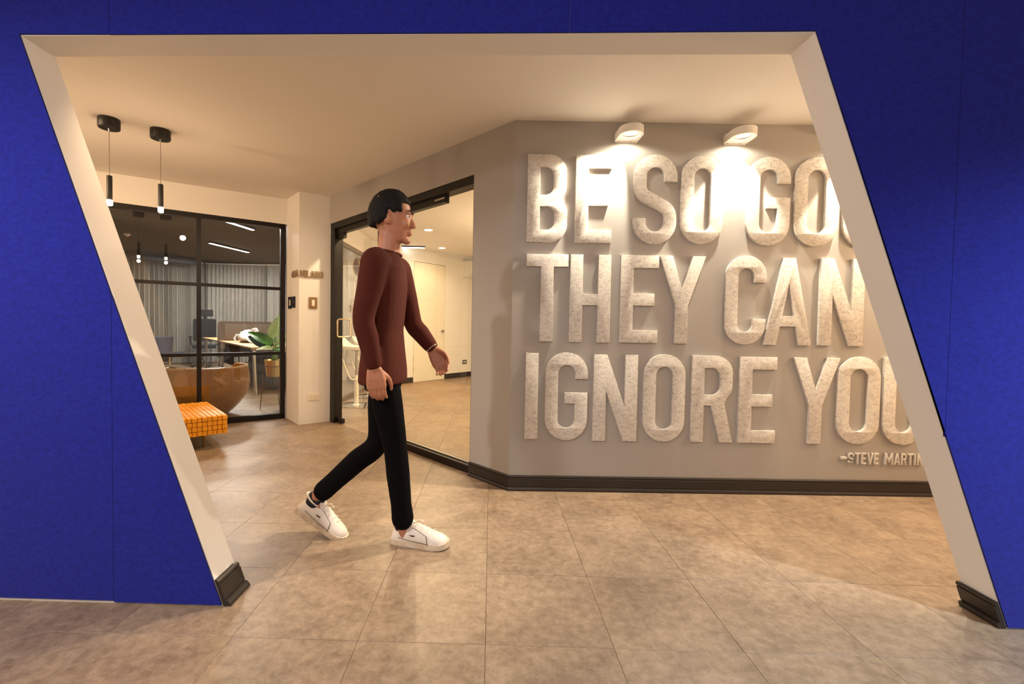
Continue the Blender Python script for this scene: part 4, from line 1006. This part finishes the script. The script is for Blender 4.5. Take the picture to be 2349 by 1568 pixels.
# hands
def hand(b, wr, fore, across, palm_n, curl):
    fore, across, palm_n = Vector(fore).normalized(), Vector(across).normalized(), Vector(palm_n).normalized(); wr = Vector(wr)
    kn = wr + fore * .092
    for k in range(5):
        u = k / 4; p0 = wr + fore * .01 + across * (-.022 + .044 * u); p1 = kn + across * (-.036 + .072 * u); limb(b, [p0, p0.lerp(p1, .5), p1], [.0155, .0165, .0125], 10)
    for i, (ln_, off) in enumerate(((.078, .033), (.088, .011), (.083, -.011), (.066, -.032))):
        p = kn + across * off; d = fore; pts = [p]; q = 0
        for j, fr in enumerate((.46, .31, .23)):
            q += curl[j]; dd = (fore * math.cos(q) + palm_n * math.sin(q)); pts.append(pts[-1] + dd * ln_ * fr)
        limb(b, pts, [.0105, .0095, .0085, .0072], 10)
    th0 = wr + fore * .025 + across * .028 + palm_n * .008; th1 = th0 + fore * .032 + across * .026 + palm_n * .014; th2 = th1 + fore * .034 + across * .006 + palm_n * .012; th3 = th2 + fore * .024 - across * .004 + palm_n * .01
    limb(b, [th0, th1, th2, th3], [.016, .0125, .0105, .0085], 10)
hand(body, WRL, (.50, -.12, -.86), (.82, .10, .50), (-.25, -.95, -.1), (.35, .55, .45))
hand(body, WRR, (.12, .02, -.99), (.95, .12, .12), (.0, 1, 0), (.3, .45, .35))
bm_ = fuse(body, .0055, 5)
inv = MW[person].inverted(); bm_.transform(inv); obj('body', bm_, M_SKIN, person)
# face details
for s_ in (-1, 1):
    ey = obj('eye', MB().ball(hx + Vector((.0795, s_ * .031, .010)), .0115, 12, 8), M_EYE, person, world=True)
    obj('iris', MB().ball(hx + Vector((.0885, s_ * .031, .010)), (.0045, .006, .006), 10, 6), M_IRIS, ey, world=True)
    obj('eyebrow', MB().tube([hx + Vector((.098, s_ * .014, .032)), hx + Vector((.099, s_ * .030, .037)), hx + Vector((.088, s_ * .050, .031))], [.004, .005, .003], 8), M_HAIR, person, world=True)
# hair
hb = MB(); rh = random.Random(11)
for k in range(1900):
    u = rh.uniform(-.35, 1); a = rh.uniform(0, 2 * PI); q = math.sqrt(1 - u * u); x = -.006 + .100 * q * math.cos(a); y = .078 * q * math.sin(a); z = .012 + .128 * u
    if x > .052: ok = z > .080 - (x - .052) * .2
    elif x > -.015: ok = z > .040 - (.015 if abs(y) > .05 and x > .01 else 0)
    else: ok = z > -.012 + (x + .015) * .62
    if ok: hb.ball(hx + Vector((x * (1.03 if x > 0 else 1.12), y * 1.06, z * 1.03)), rh.uniform(.010, .015), 6, 4)
hm = fuse(hb, .0055, 2); hm.transform(inv); obj('hair', hm, M_HAIR, person)
# top: torso + sleeves
sb = MB()
torso(sb, [(-0.555, yc, .835, 0.1152, .198), (-0.555, yc, .90, 0.1134, .194), (-0.555, yc, 1.0, 0.1026, .176), (-0.555, yc, 1.10, 0.0936, .160), (-0.550, yc, 1.22, 0.0990, .166), (-0.545, yc, 1.34, 0.1026, .178), (-0.542, yc, 1.42, 0.0918, .170), (-0.540, yc, 1.47, 0.0738, .114), (-0.535, yc, 1.500, 0.0594, .070)])
for S_, E_, W_ in ((SHR, ELR, WRR), (SHL, ELL, WRL)):
    We = lerp(E_, W_, .90); limb(sb, [lerp(S_, (-.545, yc, 1.43), .3), S_, lerp(S_, E_, .5), E_, lerp(E_, W_, .4), We], [.066, .068, .061, .052, .051, .040])
sm = fuse(sb, .008, 5); sm.transform(inv); sh = obj('top', sm, M_SHIRT, person)
obj('neck_band', MB().tube([(-.533 + .060 * math.cos(2 * PI * k / 24), yc + .066 * math.sin(2 * PI * k / 24), 1.502 + .012 * -math.cos(2 * PI * k / 24)) for k in range(24)], .009, 8, closed=True), M_SHIRT, sh, world=True)
# trousers
tb = MB()
torso(tb, [(-0.555, yc, .80, 0.0846, .145), (-0.555, yc, .88, 0.0957, .160), (-0.555, yc, .95, 0.0902, .152)])
def trouser(H_, K_, A_, end, ra):
    Ae = lerp(K_, A_, end); limb(tb, [H_, lerp(H_, K_, .5), K_, lerp(K_, A_, .35), lerp(K_, A_, .72), Ae], [.084, .076, .060, .060, .053, ra])
trouser(HR, KR_, AR_, .93, .058); trouser(HL, KL_, AL_, .90, .054)
tm = fuse(tb, .008, 5); tm.transform(inv); obj('trousers', tm, M_TROUS, person)
# wrist band
wd_ = (Vector(WRL) - Vector(ELL)).normalized(); wu = wd_.cross(Vector((0, 1, 0))).normalized(); wv = wd_.cross(wu); wc = Vector(lerp(ELL, WRL, .965))
obj('wrist_band', MB().tube([wc + (wu * math.cos(k * PI / 12) + wv * math.sin(k * PI / 12)) * .033 for k in range(24)], .0045, 8, closed=True), M_CHROME, person, world=True)
# shoes: local frame x = toe direction, z = up from the sole
def shoe(name, mtx, label=None):
    secs = [(-.145, .028, .030, .050), (-.135, .036, .052, .072), (-.10, .040, .080, .082), (-.05, .040, .088, .074), (.0, .042, .086, .066), (.04, .046, .072, .058), (.08, .050, .056, .050), (.115, .048, .045, .042), (.14, .036, .036, .034), (.152, .018, .026, .026)]
    rings = []; n = 20
    for x, hw, hz, top in secs:
        ring = []
        for k in range(n):
            a = 2 * PI * k / n; ca, sa = math.cos(a), math.sin(a); zz = .022 + (hz * max(0, sa) ** .75 if sa > 0 else 0) + (0 if sa > 0 else .004 * sa)
            w_ = hw * (1 - .42 * max(0, sa) ** 1.6) if x < .05 else hw * (1 - .25 * max(0, sa) ** 2)
            ring.append((x, w_ * math.copysign(abs(ca) ** .7, ca), zz))
        rings.append(ring)
    up = MB().loft(rings).xf(mtx); o = obj(name, up, M_SHOE, person, world=True, sharp=60)
    sl = MB(); ol = []
    for x, hw in ((-.152, .016), (-.146, .031), (-.12, .041), (-.05, .043), (0, .045), (.05, .050), (.09, .053), (.125, .049), (.15, .036), (.161, .014)): ol.append((x, hw))
    poly = [(x, -w_) for x, w_ in ol] + [(x, w_) for x, w_ in reversed(ol)]
    sl.loft([[(x, y, z + (.012 * max(0, (x - .08) / .08) ** 2)) for x, y in poly] for z in (.0, .004, .022, .027)]); sl.xf(mtx); obj('sole', sl, M_SOLE, o, world=True)
    for k in range(5):
        x = .075 - .026 * k; z = .022 + (.058 + .0075 * k); obj('lace', MB().tube([(x - .004, -.026, z - .012), (x, -.012, z + .002), (x + .004, .012, z + .002), (x, .026, z - .012)], .0032, 6).xf(mtx), M_SHOE, o, world=True)
    obj('lace_bow', MB().tube([(-.03, -.004, .112), (-.012, -.022, .122), (.01, -.03, .112), (-.01, -.012, .112)], .0028, 6).tube([(-.03, .004, .112), (-.01, .02, .121), (.014, .026, .110)], .0028, 6).xf(mtx), M_SHOE, o, world=True)
    obj('tongue', MB().loft([[(-.045 + .02 * math.cos(2 * PI * k / 12), .024 * math.sin(2 * PI * k / 12), z) for k in range(12)] for z in (.085, .118)]).xf(mtx), M_SHOE, o, world=True)
    for s_ in (-1, 1):
        obj('seam', MB().tube([(.060, s_ * .0505, .022), (.056, s_ * .0485, .045), (.050, s_ * .041, .066)], .0016, 6).xf(mtx), M_SEAM, o, world=True)
        obj('seam', MB().tube([(-.10, s_ * .0425, .046), (-.05, s_ * .0437, .036), (.02, s_ * .0475, .031), (.056, s_ * .0515, .030)], .0011, 6).xf(mtx), M_SEAM, o, world=True)
        obj('seam', MB().tube([(.05, s_ * .042, .066), (.0, s_ * .033, .088), (-.03, s_ * .030, .098)], .0011, 6).xf(mtx), M_SEAM, o, world=True)
    obj('emblem', MB().box((-.022, -.0415, .060), (.020, .003, .006), bev=.001).tube([(-.032, -.0418, .060), (-.040, -.0415, .063)], .0016, 6).xf(mtx), M_SEAM, o, world=True)
    obj('collar', MB().tube([(-.095 + .050 * math.cos(k * PI / 12), .030 * math.sin(k * PI / 12), .100 + .010 * math.cos(k * PI / 12) * -1) for k in range(24)], .006, 8, closed=True).xf(mtx), M_SHOE, o, world=True)
    obj('sock', MB().loft([[(-.088 + r * math.cos(2 * PI * k / 16), r * .72 * math.sin(2 * PI * k / 16), z) for k in range(16)] for z, r in ((.07, .045), (.105, .046), (.125, .044))]).xf(mtx), M_SOCK, o, world=True)
shoe('shoe', Matrix.Translation((-.352, 2.292, 0)) @ Matrix.Rotation(math.radians(-11), 4, 'Z'))
shoe('shoe', Matrix.Translation((-.878, yc + .036, 0)) @ Matrix.Rotation(math.radians(-3), 4, 'Z') @ Matrix.Translation((.06, 0, 0)) @ Matrix.Rotation(math.radians(32), 4, 'Y') @ Matrix.Translation((-.10, 0, .0)))
